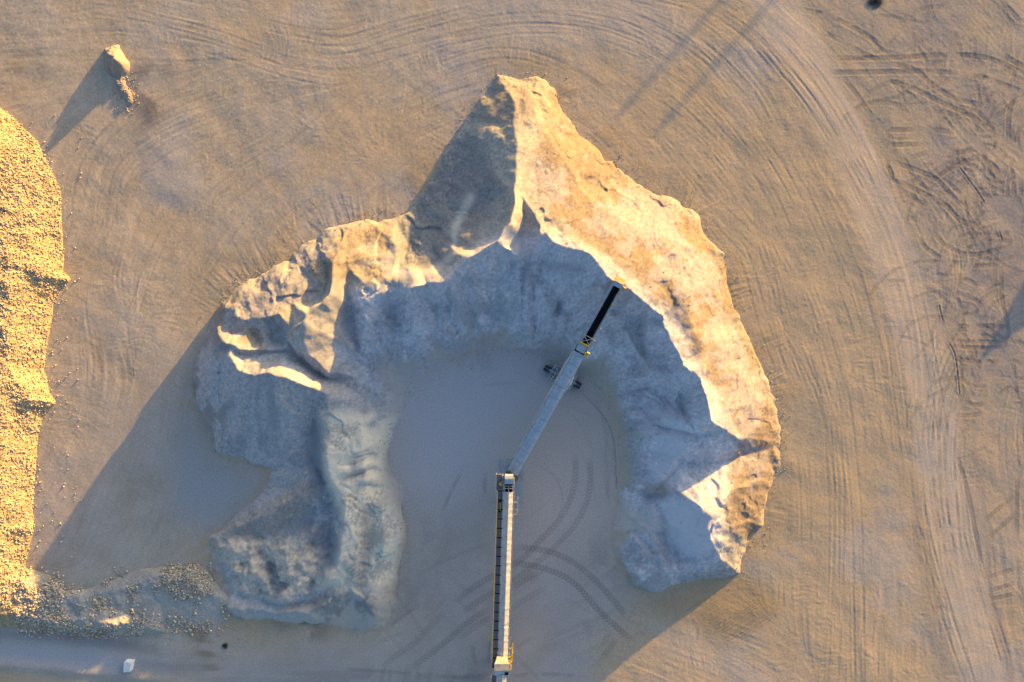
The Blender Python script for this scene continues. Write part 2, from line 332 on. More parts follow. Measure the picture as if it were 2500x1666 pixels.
# rock pile along the left edge and the rubble bank at its foot
RT = [(-220,200),(-60,215),(0,261),(36,286),(71,321),(96,346),(118,393),(143,418),(150,464),(154,560),(157,621),(154,664),(177,682),(157,707),(132,750),(125,800),(114,854),(111,907),(121,957),
 (138,986),(107,1018),(93,1068),(89,1142),(82,1249),(79,1320),(62,1385),(90,1392),(125,1402),(157,1435),(200,1440),(279,1410),(339,1388),(446,1377),(500,1381),(529,1417),(557,1449),(586,1481),
 (560,1530),(429,1552),(286,1556),(107,1542),(0,1533),(-220,1530),(-220,200)]
RL = [[(x, y, Z0) for x, y in RT]]
RL += [[(-215,250,1),(-120,300,7.5),(-110,600,8.5),(-110,1000,8.5),(-130,1350,8),(-200,1480,2)]]
RL += [[(20,360,3.0),(20,640,6.0),(20,900,4.6),(10,1100,3.9),(0,1300,3.6),(-10,1420,3.4),(-20,1500,2.6)],[(100,686,2.4),(130,690,.9),(150,690,.3)],[(20,985,4.0),(70,996,2.0),(110,1000,.5)],[(105,672,3.0),(160,680,.6)],[(80,975,2.7),(130,983,.5)]]
RL += [[(40,1420,1.7),(150,1460,1.3),(240,1450,.9),(300,1440,1.3),(380,1410,1.2),(470,1410,1.6),(540,1465,.9)],[(20,1500,1.8),(110,1515,1.6),(250,1525,2.7),(285,1530,2.5),(310,1500,.7),(390,1470,.4),(430,1480,1.0),(470,1440,1.5)]]
RL += [[(250,1480,.7),(330,1480,1.0),(400,1450,1.0)],[(340,1520,.9),(360,1535,1.5),(400,1525,.3)],[(90,1290,.5),(40,1290,2.2)]]
HR = np.where(inpoly(px2w(RT), cgx, cgy), tin(RL), -.5); HRb = blur(HR, 1.6)*(1 - .35*blur((cpx > 60).astype(float)*(cpy > 1380), 10)*(HR > 0))
HRn = HRb + sstep(0, 1.2, HRb)*(.16*fbm(2.4, 4, .6, seed=61))

# ------------------------------------------------------------------ the yard: flow field of the machine tracks
toe_s, toe_d, ttx, tty = curve_field(px2w(TOE), 13.0, smooth=False)
toe_d = np.abs(toe_d)
guides = [
 [(-200,60),(200,20),(520,60),(800,130),(1000,90),(1250,40),(1480,60),(1700,180),(1880,400),(1990,640),(2060,900),(2100,1200),(2110,1500),(2110,1800)],
 [(1250,-120),(1500,-60),(1750,20),(1920,170),(2080,420),(2180,680),(2230,950),(2270,1250),(2340,1500),(2430,1800)],
 [(700,520),(760,420),(900,260),(1080,150),(1250,110),(1420,160),(1560,270),(1700,430),(1830,600),(1900,800),(1980,1000),(2000,1200),(1990,1500)],
 [(-100,900),(200,640),(260,420),(400,300),(600,220)],[(300,1000),(400,800),(480,640),(600,480),(760,380)],[(260,700),(330,1000),(250,1250)],
 [(2000,-60),(2150,120),(2300,300),(2480,480)],[(2600,700),(2420,800),(2330,1000),(2350,1300),(2420,1700)],
 [(1150,1700),(1350,1500),(1500,1480),(1700,1560),(1900,1640)],[(-100,1590),(200,1600),(500,1640),(800,1660)],[(1000,1000),(1050,1200),(1100,1400),(1050,1700)],[(1480,1000),(1480,1300),(1560,1500)]]
wx = np.zeros(CSH); wy = np.zeros(CSH)
for g in guides:
    P = catmull(px2w(g), 5); 
    for a, b in zip(P[:-1], P[1:]):
        m = (a+b)/2; t = b-a
        d2 = (cgx-m[0])**2 + (cgy-m[1])**2 + 4.0
        k = 1/(d2*d2)*np.hypot(*t)
        # double angle so opposite directions agree
        an = 2*math.atan2(t[1], t[0]); wx += k*math.cos(an); wy += k*math.sin(an)
ang = .5*np.arctan2(wy, wx)
rad_w = np.exp(-(toe_d/5.5)**2)
ta = np.arctan2(tty, ttx) + math.pi/2
ang = ang + .07*fbm(12, 2, .5, seed=71)
fx, fy = np.cos(ang).astype(np.float32), np.sin(ang).astype(np.float32)
st1 = lic(noise(.40, seed=72), fx, fy, 5.0, 1.0)
st2 = lic(noise(.8, seed=73), fx, fy, 9.0, 2.0)
ripa = ang + 1.2 + .5*fbm(10, 2, .5, seed=70); rip = lic(noise(.34, seed=74), np.cos(ripa).astype(np.float32), np.sin(ripa).astype(np.float32), .8, 1.0)             # cleat and bucket marks across the travel
micro = noise(.40, seed=75)
big = fbm(22, 4, .55, seed=76); mid = fbm(6, 4, .6, seed=77)
# smooth yard floor inside the horseshoe
FLOOR = [(1030,928),(1090,890),(1220,850),(1366,862),(1437,907),(1490,996),(1508,1086),(1510,1256),(1487,1352),(1530,1430),(1560,1460),(1480,1540),(1380,1666),(1300,1800),(500,1800),(600,1600),(760,1560),(930,1540),(970,1400),(990,1290),(960,1180),(945,1060)]
floor = blur(inpoly(px2w(FLOOR), cgx, cgy).astype(float), 12)
lroad = blur(inpoly(px2w([(-200,1545),(110,1552),(290,1575),(420,1590),(560,1600),(900,1640),(900,1800),(560,1760),(250,1645),(0,1622),(-200,1615)]), cgx, cgy).astype(float), 8)
road_s, road_d, _, _ = curve_field(px2w([(1700,-140),(1880,-10),(2000,200),(2110,430),(2200,690),(2270,950),(2310,1200),(2350,1420),(2420,1750)]), 14.0)
road = 1 - sstep(2.6, 6.0, np.abs(road_d))
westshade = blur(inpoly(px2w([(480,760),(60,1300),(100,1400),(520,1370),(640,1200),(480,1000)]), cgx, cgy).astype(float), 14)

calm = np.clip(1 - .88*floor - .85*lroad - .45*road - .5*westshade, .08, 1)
rmask = sstep(.2, 1.4, fbm(5, 3, .6, seed=69) + .3*big)
vary = sstep(-1.1, 1.0, fbm(13, 3, .6, seed=67)); HG = calm*(0.0060*st1*(1.1-.6*rmask)*vary + .0045*st2*(.3 + sstep(-.5, 1, big)) + .0060*rip*(.05 + rmask) + .0042*micro + .010*mid) + .05*big*(1-.6*floor)
radn = sstep(-.6, 1.0, fbm(9, 2, .5, seed=79)); radn = np.maximum(radn*.8, .85*blur(inpoly(px2w([(380,820),(560,560),(760,420),(1000,430),(960,540),(700,650),(500,800)]), cgx, cgy).astype(float), 20)*sstep(-1.2, .3, fbm(4, 2, .5, seed=68))); HG += calm*.010*np.maximum(0, noise(.36, seed=66) - 1.9)*sstep(-.3, 1, mid)
HG += rad_w*radn*calm*(.022*lic(noise(.46, seed=78), np.cos(ta).astype(np.float32), np.sin(ta).astype(np.float32), 5.0, 1.5))

# berm and bank by the lower left road
_, bd, _, _ = curve_field(px2w([(-200,1612),(0,1622),(250,1645),(420,1668),(560,1720)]), 8)
HG += .45*np.exp(-(bd/1.1)**2)*(bd < 1e5)*.5

# colour of the yard (albedo)
def lin(c): return np.array([((v/255+.055)/1.055)**2.4 if v > 10 else v/255/12.92 for v in c])
base = np.array([.46, .37, .268]); ochre = np.array([.43, .31, .17]); grey = np.array([.40, .355, .315]); dust = np.array([.52, .43, .335]); dark = np.array([.15, .128, .115])
def mixc(c, d, m): return c*(1-m[..., None]) + d*m[..., None]
CG = np.ones(CSH + (3,))*base
CG = mixc(CG, grey, np.clip(.45*floor + .3*sstep(-1, 1.5, big) + .4*lroad + .25*westshade, 0, .9))  # grey also tints the ground under the west mound's cast shadow
CG = mixc(CG, np.array([.42,.335,.235]), np.exp(-(toe_d/1.5)**2)*.75*sstep(-1, .6, fbm(1.8, 3, .6, seed=411))*(1-floor))
CG *= (1 + .025*st2*calm + .03*st1*calm + .03*rip*calm + .04*mid + .026*micro*calm)[..., None]
CG = mixc(CG, np.array([.485,.365,.23]), .8*sstep(900, 2000, cpx)*(1-floor))
CG = mixc(CG, np.array([.43,.385,.355]), .55*sstep(.2, 1.6, fbm(26, 4, .6, seed=190))); CG = mixc(CG, np.array([.49,.36,.22]), .5*sstep(.2, 1.6, fbm(24, 4, .6, seed=195))*(1-floor))
CG = mixc(CG, ochre, np.clip(rad_w*.55*sstep(-.5, 1.5, mid + .6*lump)*(1-floor), 0, 1))
ax_ = np.clip(np.abs(road_d)/5.0, 0, 1)
rl = lic(noise(.55, seed=86), fx, fy, 14.0, 2.0)
CG = mixc(CG, np.array([.60,.48,.37]), road*np.clip(.55 + .16*rl, 0, 1))
CG = mixc(CG, np.array([.36,.285,.215]), np.clip(np.exp(-((np.abs(road_d) - 7.2)/1.9)**2)*sstep(-1.2, 1, st2)*.55, 0, 1))
HG += road*.004*rl
CG = mixc(CG, np.array([.34,.30,.27]), np.clip(sstep(5.5, 9, -road_d)*(road_d > -100)*.0 + blur((cgx > W(2150,0)[0]).astype(float)*(road_d > 5)*1.0, 25)*0, 0, 1))
CG = mixc(CG, dark*2.2, np.clip(.7*np.exp(-((road_d-5.6)/1.0)**2)*sstep(-.8, 1, st2 + .3*mid)*sstep(-10, -45, cgy + 20), 0, .6))
def patch(poly, c, amt, soft=14, nz=None, H=None):
    global CG
    m = blur(inpoly(px2w(poly), cgx, cgy).astype(float), soft)*amt
    if nz is not None: m = m*sstep(-1.0, .8, nz)
    CG = mixc(CG, c, np.clip(m, 0, 1)); return m
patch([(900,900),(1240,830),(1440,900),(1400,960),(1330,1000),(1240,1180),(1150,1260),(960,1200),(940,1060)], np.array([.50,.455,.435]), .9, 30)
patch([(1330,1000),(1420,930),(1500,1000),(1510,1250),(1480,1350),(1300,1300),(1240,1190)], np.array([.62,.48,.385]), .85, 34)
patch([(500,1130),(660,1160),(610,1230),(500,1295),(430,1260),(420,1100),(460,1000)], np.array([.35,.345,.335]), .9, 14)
patch([(-200,1538),(107,1546),(300,1560),(400,1585),(300,1590),(150,1572),(0,1560),(-200,1556)], np.array([.20,.20,.205]), .85, 6)  # dark band paints the shade on the bank falling to the road
patch([(-200,1562),(0,1566),(150,1578),(300,1596),(430,1620),(250,1640),(0,1618),(-200,1612)], np.array([.40,.39,.385]), .9, 6)
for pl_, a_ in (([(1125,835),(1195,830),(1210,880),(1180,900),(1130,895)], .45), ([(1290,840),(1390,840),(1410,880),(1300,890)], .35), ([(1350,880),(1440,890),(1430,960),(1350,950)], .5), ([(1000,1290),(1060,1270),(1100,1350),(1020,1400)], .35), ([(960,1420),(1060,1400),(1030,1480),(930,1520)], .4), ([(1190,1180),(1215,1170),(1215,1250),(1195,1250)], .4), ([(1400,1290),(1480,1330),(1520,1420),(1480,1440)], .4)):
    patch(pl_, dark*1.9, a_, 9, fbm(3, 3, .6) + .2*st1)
patch([(325,160),(410,155),(420,260),(350,330),(325,240)], dark*1.3, .95, 8, mid + .6)
patch([(300,230),(335,235),(345,300),(330,340),(310,300)], dark*1.7, .7, 8, mid + .4)
patch([(150,0),(220,0),(210,45),(160,30)], ochre*.75, .7, 9, mid)
patch([(20,130),(90,120),(110,210),(40,230)], ochre*.75, .7, 12, mid)
patch([(1735,1402),(1830,1400),(1920,1475),(1850,1540),(1760,1580),(1690,1520)], ochre*.82, .85, 10)
patch([(1560,1455),(1680,1430),(1750,1420),(1740,1500),(1640,1540)], ochre*.8, .6, 10)
east = [(1980,-40),(2120,160),(2190,330),(2270,560),(2310,800),(2350,1050),(2400,1350),(2560,1500),(2560,-40)]
patch(east, np.array([.41,.325,.24]), .8, 25); patch(east, np.array([.30,.265,.25]), .55, 20, fbm(9, 3, .6, seed=87) - .6)
patch([(2330,230),(2520,200),(2520,700),(2420,720),(2330,420)], dark*1.9, .5, 22, mid)
patch([(2050,0),(2500,0),(2500,250),(2250,280)], grey*.8, .5, 40, mid)
patch([(2110,0),(2160,0),(2155,14),(2120,12)], dark*.5, .95, 3)
patch([(660,1515),(800,1510),(800,1555),(700,1560)], dark, .8, 9, mid)
patch([(440,1510),(480,1500),(540,1640),(510,1650)], ochre*.55, .7, 6, st2)
patch([(2365,400),(2400,398),(2420,440),(2395,455),(2370,430)], dust, .8, 5)
patch([(760,1640),(1200,1640),(1200,1666),(560,1666)], dark*1.6, .6, 8, st2)
patch([(330,1600),(500,1618),(620,1660),(560,1666),(340,1628)], dark*1.9, .55, 8, st2)
patch([(1880,1280),(2000,1300),(1960,1420),(1850,1400)], ochre, .5, 30, mid)
patch([(-100,1625),(250,1652),(420,1680),(0,1690)], ochre*1.1, .6, 6)

WOB = noise(1.5)
# tyre marks: a pressed, darker tread with lugs
def track(pts, width=.8, depth=.03, dk=.6, pitch=.62, lug=.5, off=(0,0), sc=2.8, chev=True, smooth=True, wear=1.0):
    global CG, HG
    P = px2w([(x/sc + off[0], y/sc + off[1]) for x, y in pts])
    S, D, _, _ = curve_field(P, width + .6, smooth)
    a = np.abs(D); band = 1 - sstep(width*.42, width*.62, a)
    wob = .15*WOB
    ph = 2*math.pi*((S + (a if chev else 0)*.9)/pitch)
    t = (1-lug) + lug*(.5 + .5*np.sin(ph))
    keep = sstep(-1.3 - (1-wear)*2, -.1 - (1-wear)*2, mid + .8*wob)
    SM = S.max(); fd = min(3.0, SM*.3); keep = keep*sstep(0, fd, S)*(1 - sstep(SM-fd, SM, S)) if lug else keep
    m = band*t*keep
    CG = mixc(CG, dark, np.clip(m*dk, 0, 1))
    HG -= depth*m*1.25
    HG += depth*.75*np.exp(-((a-width*.72)/(.16))**2)*keep*(a < 2*width)
# loops and turns of the machines right of the haul road
rt = np.random.default_rng(17)
for i in range(230):
    cx_, cy_ = rt.uniform(2160, 2500), rt.uniform(-10, 1250)**.97
    if cx_ < 2180 + .17*cy_: cx_ += 110
    r_ = rt.uniform(45, 230); a0_ = rt.uniform(0, 6.28); da = rt.uniform(70, 240)/r_*rt.choice([-1, 1])*1.2
    al = [a0_ + da*t for t in (0, .33, .66, 1)]; x_, y_ = cx_ - r_*math.cos(a0_), cy_ - r_*math.sin(a0_)
    track([(x_ + r_*math.cos(a), y_ + r_*math.sin(a)) for a in al], rt.uniform(.6, .95), .009, rt.uniform(.14, .36), pitch=.5, lug=.55, sc=1)
z3 = dict(off=(1660,0)); z6 = dict(off=(1660,550)); z9 = dict(off=(1660,1106)); z8 = dict(off=(830,1106))
for p in ([(1030,400),(1400,400),(1800,380),(2100,400),(2352,510)], [(1000,500),(1400,495),(1800,495),(2100,540),(2400,660)], [(1380,540),(1600,610),(1760,690),(2000,800),(2120,900)],
          [(780,60),(1000,110),(1200,200),(1400,330)], [(880,190),(1100,280),(1250,370),(1400,430)], [(1400,430),(1600,480),(1750,600),(1900,680),(2100,730)],
          [(1260,885),(1500,890),(1750,890),(1900,920)], [(1370,1000),(1600,990),(1800,1000),(1950,960)], [(1620,1170),(1800,1080),(2000,1030),(2110,1040)], [(1730,1220),(1900,1130),(2060,1060)],
          [(1430,1100),(1600,1160),(1750,1230),(1850,1340),(1960,1440)], [(1480,1240),(1650,1320),(1800,1400),(1900,1500),(2000,1560)], [(1400,1120),(1440,1180),(1440,1260)], [(1500,1050),(1560,1140),(1600,1240)],
          [(2090,560),(2080,640),(2110,730)], [(2060,1080),(2150,1150),(2190,1240)], [(1650,1290),(1800,1180),(1900,1100)], [(2100,830),(2200,770),(2400,600)], [(2250,850),(2280,1000),(2270,1200),(2290,1420)],
          [(2200,370),(2300,430),(2400,480)], [(1100,520),(1200,640),(1300,780),(1400,880),(1450,960)], [(2180,0),(2260,80),(2340,160)], [(1850,40),(1950,38),(2050,45)], [(1860,130),(1940,128),(2020,118)],
          [(1620,290),(1690,260),(1750,220)], [(1550,1090),(1700,1040),(1900,950)],[(2330,560),(2250,760),(2240,960),(2200,1160)],[(2352,820),(2300,950),(2330,1150),(2320,1400)]):
    track(p, .95, .018, .55, pitch=.5, lug=.6, **z3)
for p in ([(1700,20),(1800,130),(1950,200),(2100,190),(2220,140)], [(1620,70),(1680,160),(1800,240)], [(1800,240),(2000,280),(2200,270)], [(1820,700),(2050,690),(2280,700)], [(1830,795),(2000,800),(2250,800)],
          [(1830,825),(2050,840),(2250,830)], [(1840,910),(2050,935),(2250,930)], [(1900,1200),(2050,1230),(2200,1150),(2330,1000)], [(1870,1300),(2020,1300),(2200,1240),(2400,1150)], [(2120,1360),(2400,1170)],
          [(2130,1480),(2300,1360)], [(2190,280),(2200,500),(2240,700),(2250,800)], [(2270,900),(2310,1250),(2330,1560)],[(1900,360),(1990,390),(2040,440)],[(1900,625),(2000,610),(2060,570)]):
    track(p, .85, .017, .52, pitch=.5, lug=.6, **z6)
for p in ([(2060,480),(2180,380),(2300,280)], [(2080,600),(2200,500),(2310,400)], [(2080,860),(2300,790)], [(2100,950),(2300,890)], [(1890,0),(1960,250),(2010,500),(2060,780)], [(2310,0),(2300,300),(2300,600)],[(2100,1010),(2300,960)],[(2180,1140),(2300,1080)]):
    track(p, .85, .017, .52, pitch=.5, lug=.6, **z9)
track([(1910,1150),(2050,1340),(2170,1560),(2200,1640)], .25, .05, .5, lug=0, **z3)
track([(1770,550),(1830,780),(1880,900),(1910,1150)], .25, .05, .6, lug=0, **z6)
for p, d in (([(1605,-20),(1610,150),(1580,300),(1500,450),(1350,620),(1250,720),(1100,810),(900,930),(780,1030)], .55), ([(1710,0),(1710,200),(1680,350),(1600,500),(1450,660),(1350,750),(1180,880),(1050,950),(800,1110)], .5),
          ([(1180,640),(1350,660),(1500,700),(1650,790),(1800,930),(1980,1150)], .7), ([(1170,750),(1350,780),(1500,830),(1620,910),(1750,1060),(1920,1220),(2000,1290)], .75), ([(1160,950),(1250,880),(1380,800)], .7),
          ([(1020,1060),(850,1180),(700,1310),(460,1490)], .6), ([(740,1060),(640,1160),(520,1290),(380,1390),(260,1490)], .4), ([(1170,1060),(1300,980),(1410,920)], .4), ([(1050,1110),(940,1180),(780,1290)], .35),
          ([(1900,1250),(1830,1350),(1780,1430)], .5), ([(1740,1000),(1800,1130),(1820,1260),(1740,1400)], .22), ([(1660,1120),(1720,1290)], .25)):
    track(p, 1.15, .02, d*.7, pitch=.72, lug=.8, wear=.45, **z8)
for p in ([(1000,130),(990,200),(990,330)], [(850,100),(760,260),(690,430)], [(900,1300),(930,1480)], [(0,1480),(300,1495),(700,1530),(1050,1520)], [(1150,1530),(1400,1515),(1700,1530)], [(400,1540),(900,1545),(1050,1550)], [(330,1200),(480,1080),(560,1050)]):
    track(p, .7, .01, .3, lug=.3, **z8)
for i in range(34):
    r_ = rt.uniform(120, 420); a0_ = rt.uniform(-1.9, .9); da = rt.uniform(.25, .9)
    c0 = np.array([1245 + rt.normal(0, 50), 1190 + rt.normal(0, 90)])
    track([tuple(c0 + r_*np.array([math.cos(a0_ + da*t), math.sin(a0_ + da*t)])) for t in (0, .25, .5, .75, 1)], rt.uniform(.3, .9), .008, rt.uniform(.05, .16), pitch=.6, lug=.5, sc=1, wear=.6)
for i in range(26):
    x_, y_ = rt.uniform(880, 1500), rt.uniform(1380, 1680); a_ = rt.uniform(-.9, -.35) if rt.random() < .7 else rt.uniform(.4, 1.0); l_ = rt.uniform(60, 240)
    track([(x_, y_), (x_ + l_*.5*math.cos(a_), y_ + l_*.5*math.sin(a_) + rt.uniform(-8, 8)), (x_ + l_*math.cos(a_), y_ + l_*math.sin(a_))], .8, .01, rt.uniform(.06, .2), pitch=.7, lug=.7, sc=1, wear=.6)
# arc swept by the stacker's wheels
track([(1640,1130),(1780,1280),(1850,1400),(1880,1560),(1890,1800)], .3, .01, .35, lug=0, off=(830,550))
# fine scraped lines beside the lower right end
for k in range(26):
    a = np.array([1652 + 4.6*k + rt.uniform(-14, 14), 1492 + 4.0*k]); b = a + np.array([150 + rt.uniform(-30, 25), -100 + rt.uniform(-6, 6)])
    track([tuple(a), tuple((a+b)/2 + rt.uniform(-2, 2, 2)), tuple(b)], .22, .014, .16, lug=.01, pitch=30, sc=1)
# long faint runs of tyres that follow the traffic round the pile
for i in range(70):
    g = catmull(guides[rt.choice([0, 0, 1, 1, 2, 2, 3, 4, 7])], 6); n0 = rt.integers(0, len(g)-8); g = g[n0:n0 + rt.integers(7, 16)]
    t_ = np.gradient(g, axis=0); t_ /= np.linalg.norm(t_, axis=1)[:, None] + 1e-9; off_ = rt.normal(0, 45); drift = rt.normal(0, 2.2)
    q = g + np.stack([-t_[:, 1], t_[:, 0]], 1)*(off_ + drift*np.arange(len(g)))[:, None]
    for e_ in (0, 24):
        track([tuple(p) for p in q[::2] + np.stack([-t_[::2, 1], t_[::2, 0]], 1)*e_], .55, .009, rt.uniform(.08, .20), pitch=.5, lug=.4, sc=1, wear=.9)

# ------------------------------------------------------------------ materials
def sand_mat(name, bump=.25, fine=.10, rough=.95, spk=.12):
    m = bpy.data.materials.new(name); m.use_nodes = True; n = m.node_tree; b = n.nodes['Principled BSDF']
    b.inputs['Roughness'].default_value = rough; b.inputs['Specular IOR Level'].default_value = .12
    at = n.nodes.new('ShaderNodeAttribute'); at.attribute_name = 'tint'
    co = n.nodes.new('ShaderNodeTexCoord')
    n1 = n.nodes.new('ShaderNodeTexNoise'); n1.inputs['Scale'].default_value = 3.2; n1.inputs['Detail'].default_value = 5; n1.inputs['Roughness'].default_value = .75
    n.links.new(co.outputs['Object'], n1.inputs['Vector'])
    mr = n.nodes.new('ShaderNodeMapRange'); mr.inputs[1].default_value = .25; mr.inputs[2].default_value = .75
    mr.inputs[3].default_value = 1 - spk*2; mr.inputs[4].default_value = 1 + spk*2
    n.links.new(n1.outputs['Fac'], mr.inputs[0])
    mx = n.nodes.new('ShaderNodeVectorMath'); mx.operation = 'SCALE'
    n.links.new(at.outputs['Color'], mx.inputs[0]); n.links.new(mr.outputs[0], mx.inputs['Scale'])
    n.links.new(mx.outputs[0], b.inputs['Base Color'])
    bp = n.nodes.new('ShaderNodeBump'); bp.inputs['Strength'].default_value = bump; bp.inputs['Distance'].default_value = fine
    n.links.new(n1.outputs['Fac'], bp.inputs['Height']); n.links.new(bp.outputs[0], b.inputs['Normal'])
    return m
M_ground = sand_mat('packed_dirt', .30, .08)
M_sand = sand_mat('crushed_sand', .35, .10, spk=.06)
M_rockbed = sand_mat('rubble_bed', .6, .15, spk=.2)
def plain(name, c, rough=.6, metal=0., var=.12, scale=2.5, bump=0., spec=.3):
    m = bpy.data.materials.new(name); m.use_nodes = True; n = m.node_tree; b = n.nodes['Principled BSDF']
    b.inputs['Roughness'].default_value = rough; b.inputs['Metallic'].default_value = metal; b.inputs['Specular IOR Level'].default_value = spec
    co = n.nodes.new('ShaderNodeTexCoord'); n1 = n.nodes.new('ShaderNodeTexNoise'); n1.inputs['Scale'].default_value = scale; n1.inputs['Detail'].default_value = 5
    n.links.new(co.outputs['Object'], n1.inputs['Vector'])
    r = n.nodes.new('ShaderNodeValToRGB'); r.color_ramp.elements[0].position = .3; r.color_ramp.elements[1].position = .72
    r.color_ramp.elements[0].color = (*[v*(1-var*1.6) for v in c], 1); r.color_ramp.elements[1].color = (*[min(1, v*(1+var)) for v in c], 1)
    n.links.new(n1.outputs['Fac'], r.inputs[0]); n.links.new(r.outputs[0], b.inputs['Base Color'])
    if bump:
        bp = n.nodes.new('ShaderNodeBump'); bp.inputs['Strength'].default_value = bump; bp.inputs['Distance'].default_value = .05
        n.links.new(n1.outputs['Fac'], bp.inputs['Height']); n.links.new(bp.outputs[0], b.inputs['Normal'])
    return m

# ------------------------------------------------------------------ ground mesh
H_all = np.zeros((NY, NX)); H_all[core] = HG*sstep(0, 6, np.minimum.reduce([cgx-cgx.min(), cgx.max()-cgx, cgy-cgy.min(), cgy.max()-cgy]))
C_all = np.ones((NY, NX, 3))*base
edge = sstep(0, 8, np.minimum.reduce([cgx-cgx.min(), cgx.max()-cgx, cgy-cgy.min(), cgy.max()-cgy]))
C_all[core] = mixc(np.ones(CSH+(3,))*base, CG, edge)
def grid_faces(ny, nx):
    i = np.arange(ny*nx).reshape(ny, nx)
    return np.stack([i[:-1, :-1], i[:-1, 1:], i[1:, 1:], i[1:, :-1]], -1)
gf = grid_faces(NY, NX).reshape(-1, 4)
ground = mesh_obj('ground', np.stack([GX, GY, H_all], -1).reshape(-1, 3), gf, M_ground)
add_color(ground, C_all.reshape(-1, 3)); ground['kind'] = 'structure'

def patch_mesh(name, H, C, mask, mat, own=None):
    """one mesh from the map cells under mask"""
    fm = mask[:-1, :-1] | mask[1:, :-1] | mask[:-1, 1:] | mask[1:, 1:]
    if own is not None: fm = fm & own[:-1, :-1]
    f = grid_faces(*CSH)[fm]
    used = np.unique(f); re = np.full(CSH[0]*CSH[1], -1, np.int64); re[used] = np.arange(len(used))
    V = np.stack([cgx, cgy, H], -1).reshape(-1, 3)[used]
    o = mesh_obj(name, V, re[f], mat); add_color(o, C.reshape(-1, 3)[used]); return o

# ------------------------------------------------------------------ stockpile colours and meshes
sand = np.array([.40, .355, .29]); gold = np.array([.30, .225, .15]); fines = np.array([.325, .285, .275]); shade_tint = np.array([.60, .555, .555]); coarse = np.array([.25, .24, .225])
CP = np.ones(CSH+(3,))*sand; CP = mixc(CP, np.array([.31,.265,.235]), flank)
cl = lic(noise(1.0, seed=81), sx_, sy_, 4.0, 1.5)
pat = fbm(7.5, 5, .62, seed=82) + .5*cl; cl2 = lic(noise(1.7, seed=85), sx_, sy_, 7.0, 1.5); patf = .95*fbm(9, 5, .62, seed=182) + .40*cl2 + .16*fbm(.9, 2, .6, seed=183)
whm = np.maximum.reduce([blur(inpoly(px2w(q), cgx, cgy).astype(float), 16) for q in ([(1360,560),(1500,560),(1640,500),(1730,610),(1750,680),(1580,700),(1450,640)], [(1620,750),(1760,730),(1850,890),(1890,1030),(1750,1050),(1680,900)], [(1720,1220),(1800,1190),(1840,1260),(1760,1300)], [(1275,310),(1330,320),(1310,420),(1275,400)])])
patf = patf + .75 - 1.55*whm
grain = noise(.34, seed=83)
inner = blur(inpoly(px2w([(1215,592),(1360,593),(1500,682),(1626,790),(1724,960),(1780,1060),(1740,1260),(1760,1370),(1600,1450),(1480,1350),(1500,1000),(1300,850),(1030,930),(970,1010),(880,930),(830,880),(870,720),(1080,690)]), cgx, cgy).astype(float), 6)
CP = mixc(CP, gold*.92, flank*sstep(-.35, .45, patf)*.9)
CP = mixc(CP, fines, flank*sstep(-.2, .6, -patf)*.85); CP = mixc(CP, gold*.9, flank*(1-sstep(.3, 2.4, HPb + .6*fbm(2.5, 3, .6, seed=184)))*.7)
yardc = np.array([.40, .38, .355]); CP = mixc(CP, shade_tint, inner*.75); CP = mixc(CP, yardc, innerm*(1 - sstep(.2, 3.0, HPb))*.9)  # shaded inner slopes get a lighter tint, their shade tone set by colour
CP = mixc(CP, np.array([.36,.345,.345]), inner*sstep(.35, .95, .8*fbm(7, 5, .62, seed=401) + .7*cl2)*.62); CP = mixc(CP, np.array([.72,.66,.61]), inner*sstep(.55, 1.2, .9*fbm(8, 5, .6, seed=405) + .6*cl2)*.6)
westp = blur(inpoly(px2w([(460,740),(720,800),(960,1000),(1010,1300),(960,1560),(480,1540),(460,900)]), cgx, cgy).astype(float), 8)
CP = mixc(CP, np.array([.47,.43,.395]), westp*.85)
CP = mixc(CP, coarse*1.15, westp*sstep(-.2, 1.0, pat)*.5)
bowl = blur(inpoly(px2w([(966,540),(1010,505),(1090,365),(1150,320),(1180,400),(1215,470),(1200,560),(1110,640),(1060,668),(985,650)]), cgx, cgy).astype(float), 6)
CP = mixc(CP, coarse*.95, bowl*.85); CP = mixc(CP, fines*.8, bowl*sstep(.5, 1.1, -pat)*.6)
CP = mixc(CP, gold*.95, leftm*sstep(-.4, .6, pat)*.8); CP = mixc(CP, fines, leftm*sstep(.3, 1.0, -pat)*.7)
ntip = blur(inpoly(px2w([(1215,175),(1360,190),(1420,330),(1300,300),(1250,330),(1150,300)]), cgx, cgy).astype(float), 8)
CP = mixc(CP, gold, ntip*.6)
CP = mixc(CP, np.array([.60, .49, .36]), rough*.92); CP = mixc(CP, coarse*.9, rough*sstep(.3, 1.2, -hl2)*.8)
m2 = blur(inpoly(px2w([(500,1304),(660,1235),(770,1155),(800,1180),(740,1262),(640,1312)]), cgx, cgy).astype(float), 5)
CP = mixc(CP, np.array([.40, .32, .25]), m2*.85)
CP *= (1 + .095*grain + .06*chute)[..., None]
CP = mixc(CP, CG, np.clip(innerm*(1 - sstep(.05, 1.8, HPb + .5*lump)) + .5*(1 - sstep(0, .5, HPb)), 0, 1))
def grade(poly, c, amt, soft=4, lo=-.6, hi=.4, nz=None):
    global CP
    m = blur(inpoly(px2w(poly), cgx, cgy).astype(float), soft); CP = mixc(CP, np.array(c), np.clip(m*amt*sstep(lo, hi, pat if nz is None else nz), 0, 1))
streak = lic(noise(1.2, seed=84), sx_, sy_, 4.5, 1.5)
grade([(510,1300),(560,1480),(640,1500),(760,1480),(850,1420),(960,1400),(950,1540),(700,1540),(545,1510),(500,1400)], (.50,.43,.34), .9, 7, -1.8, -.8)
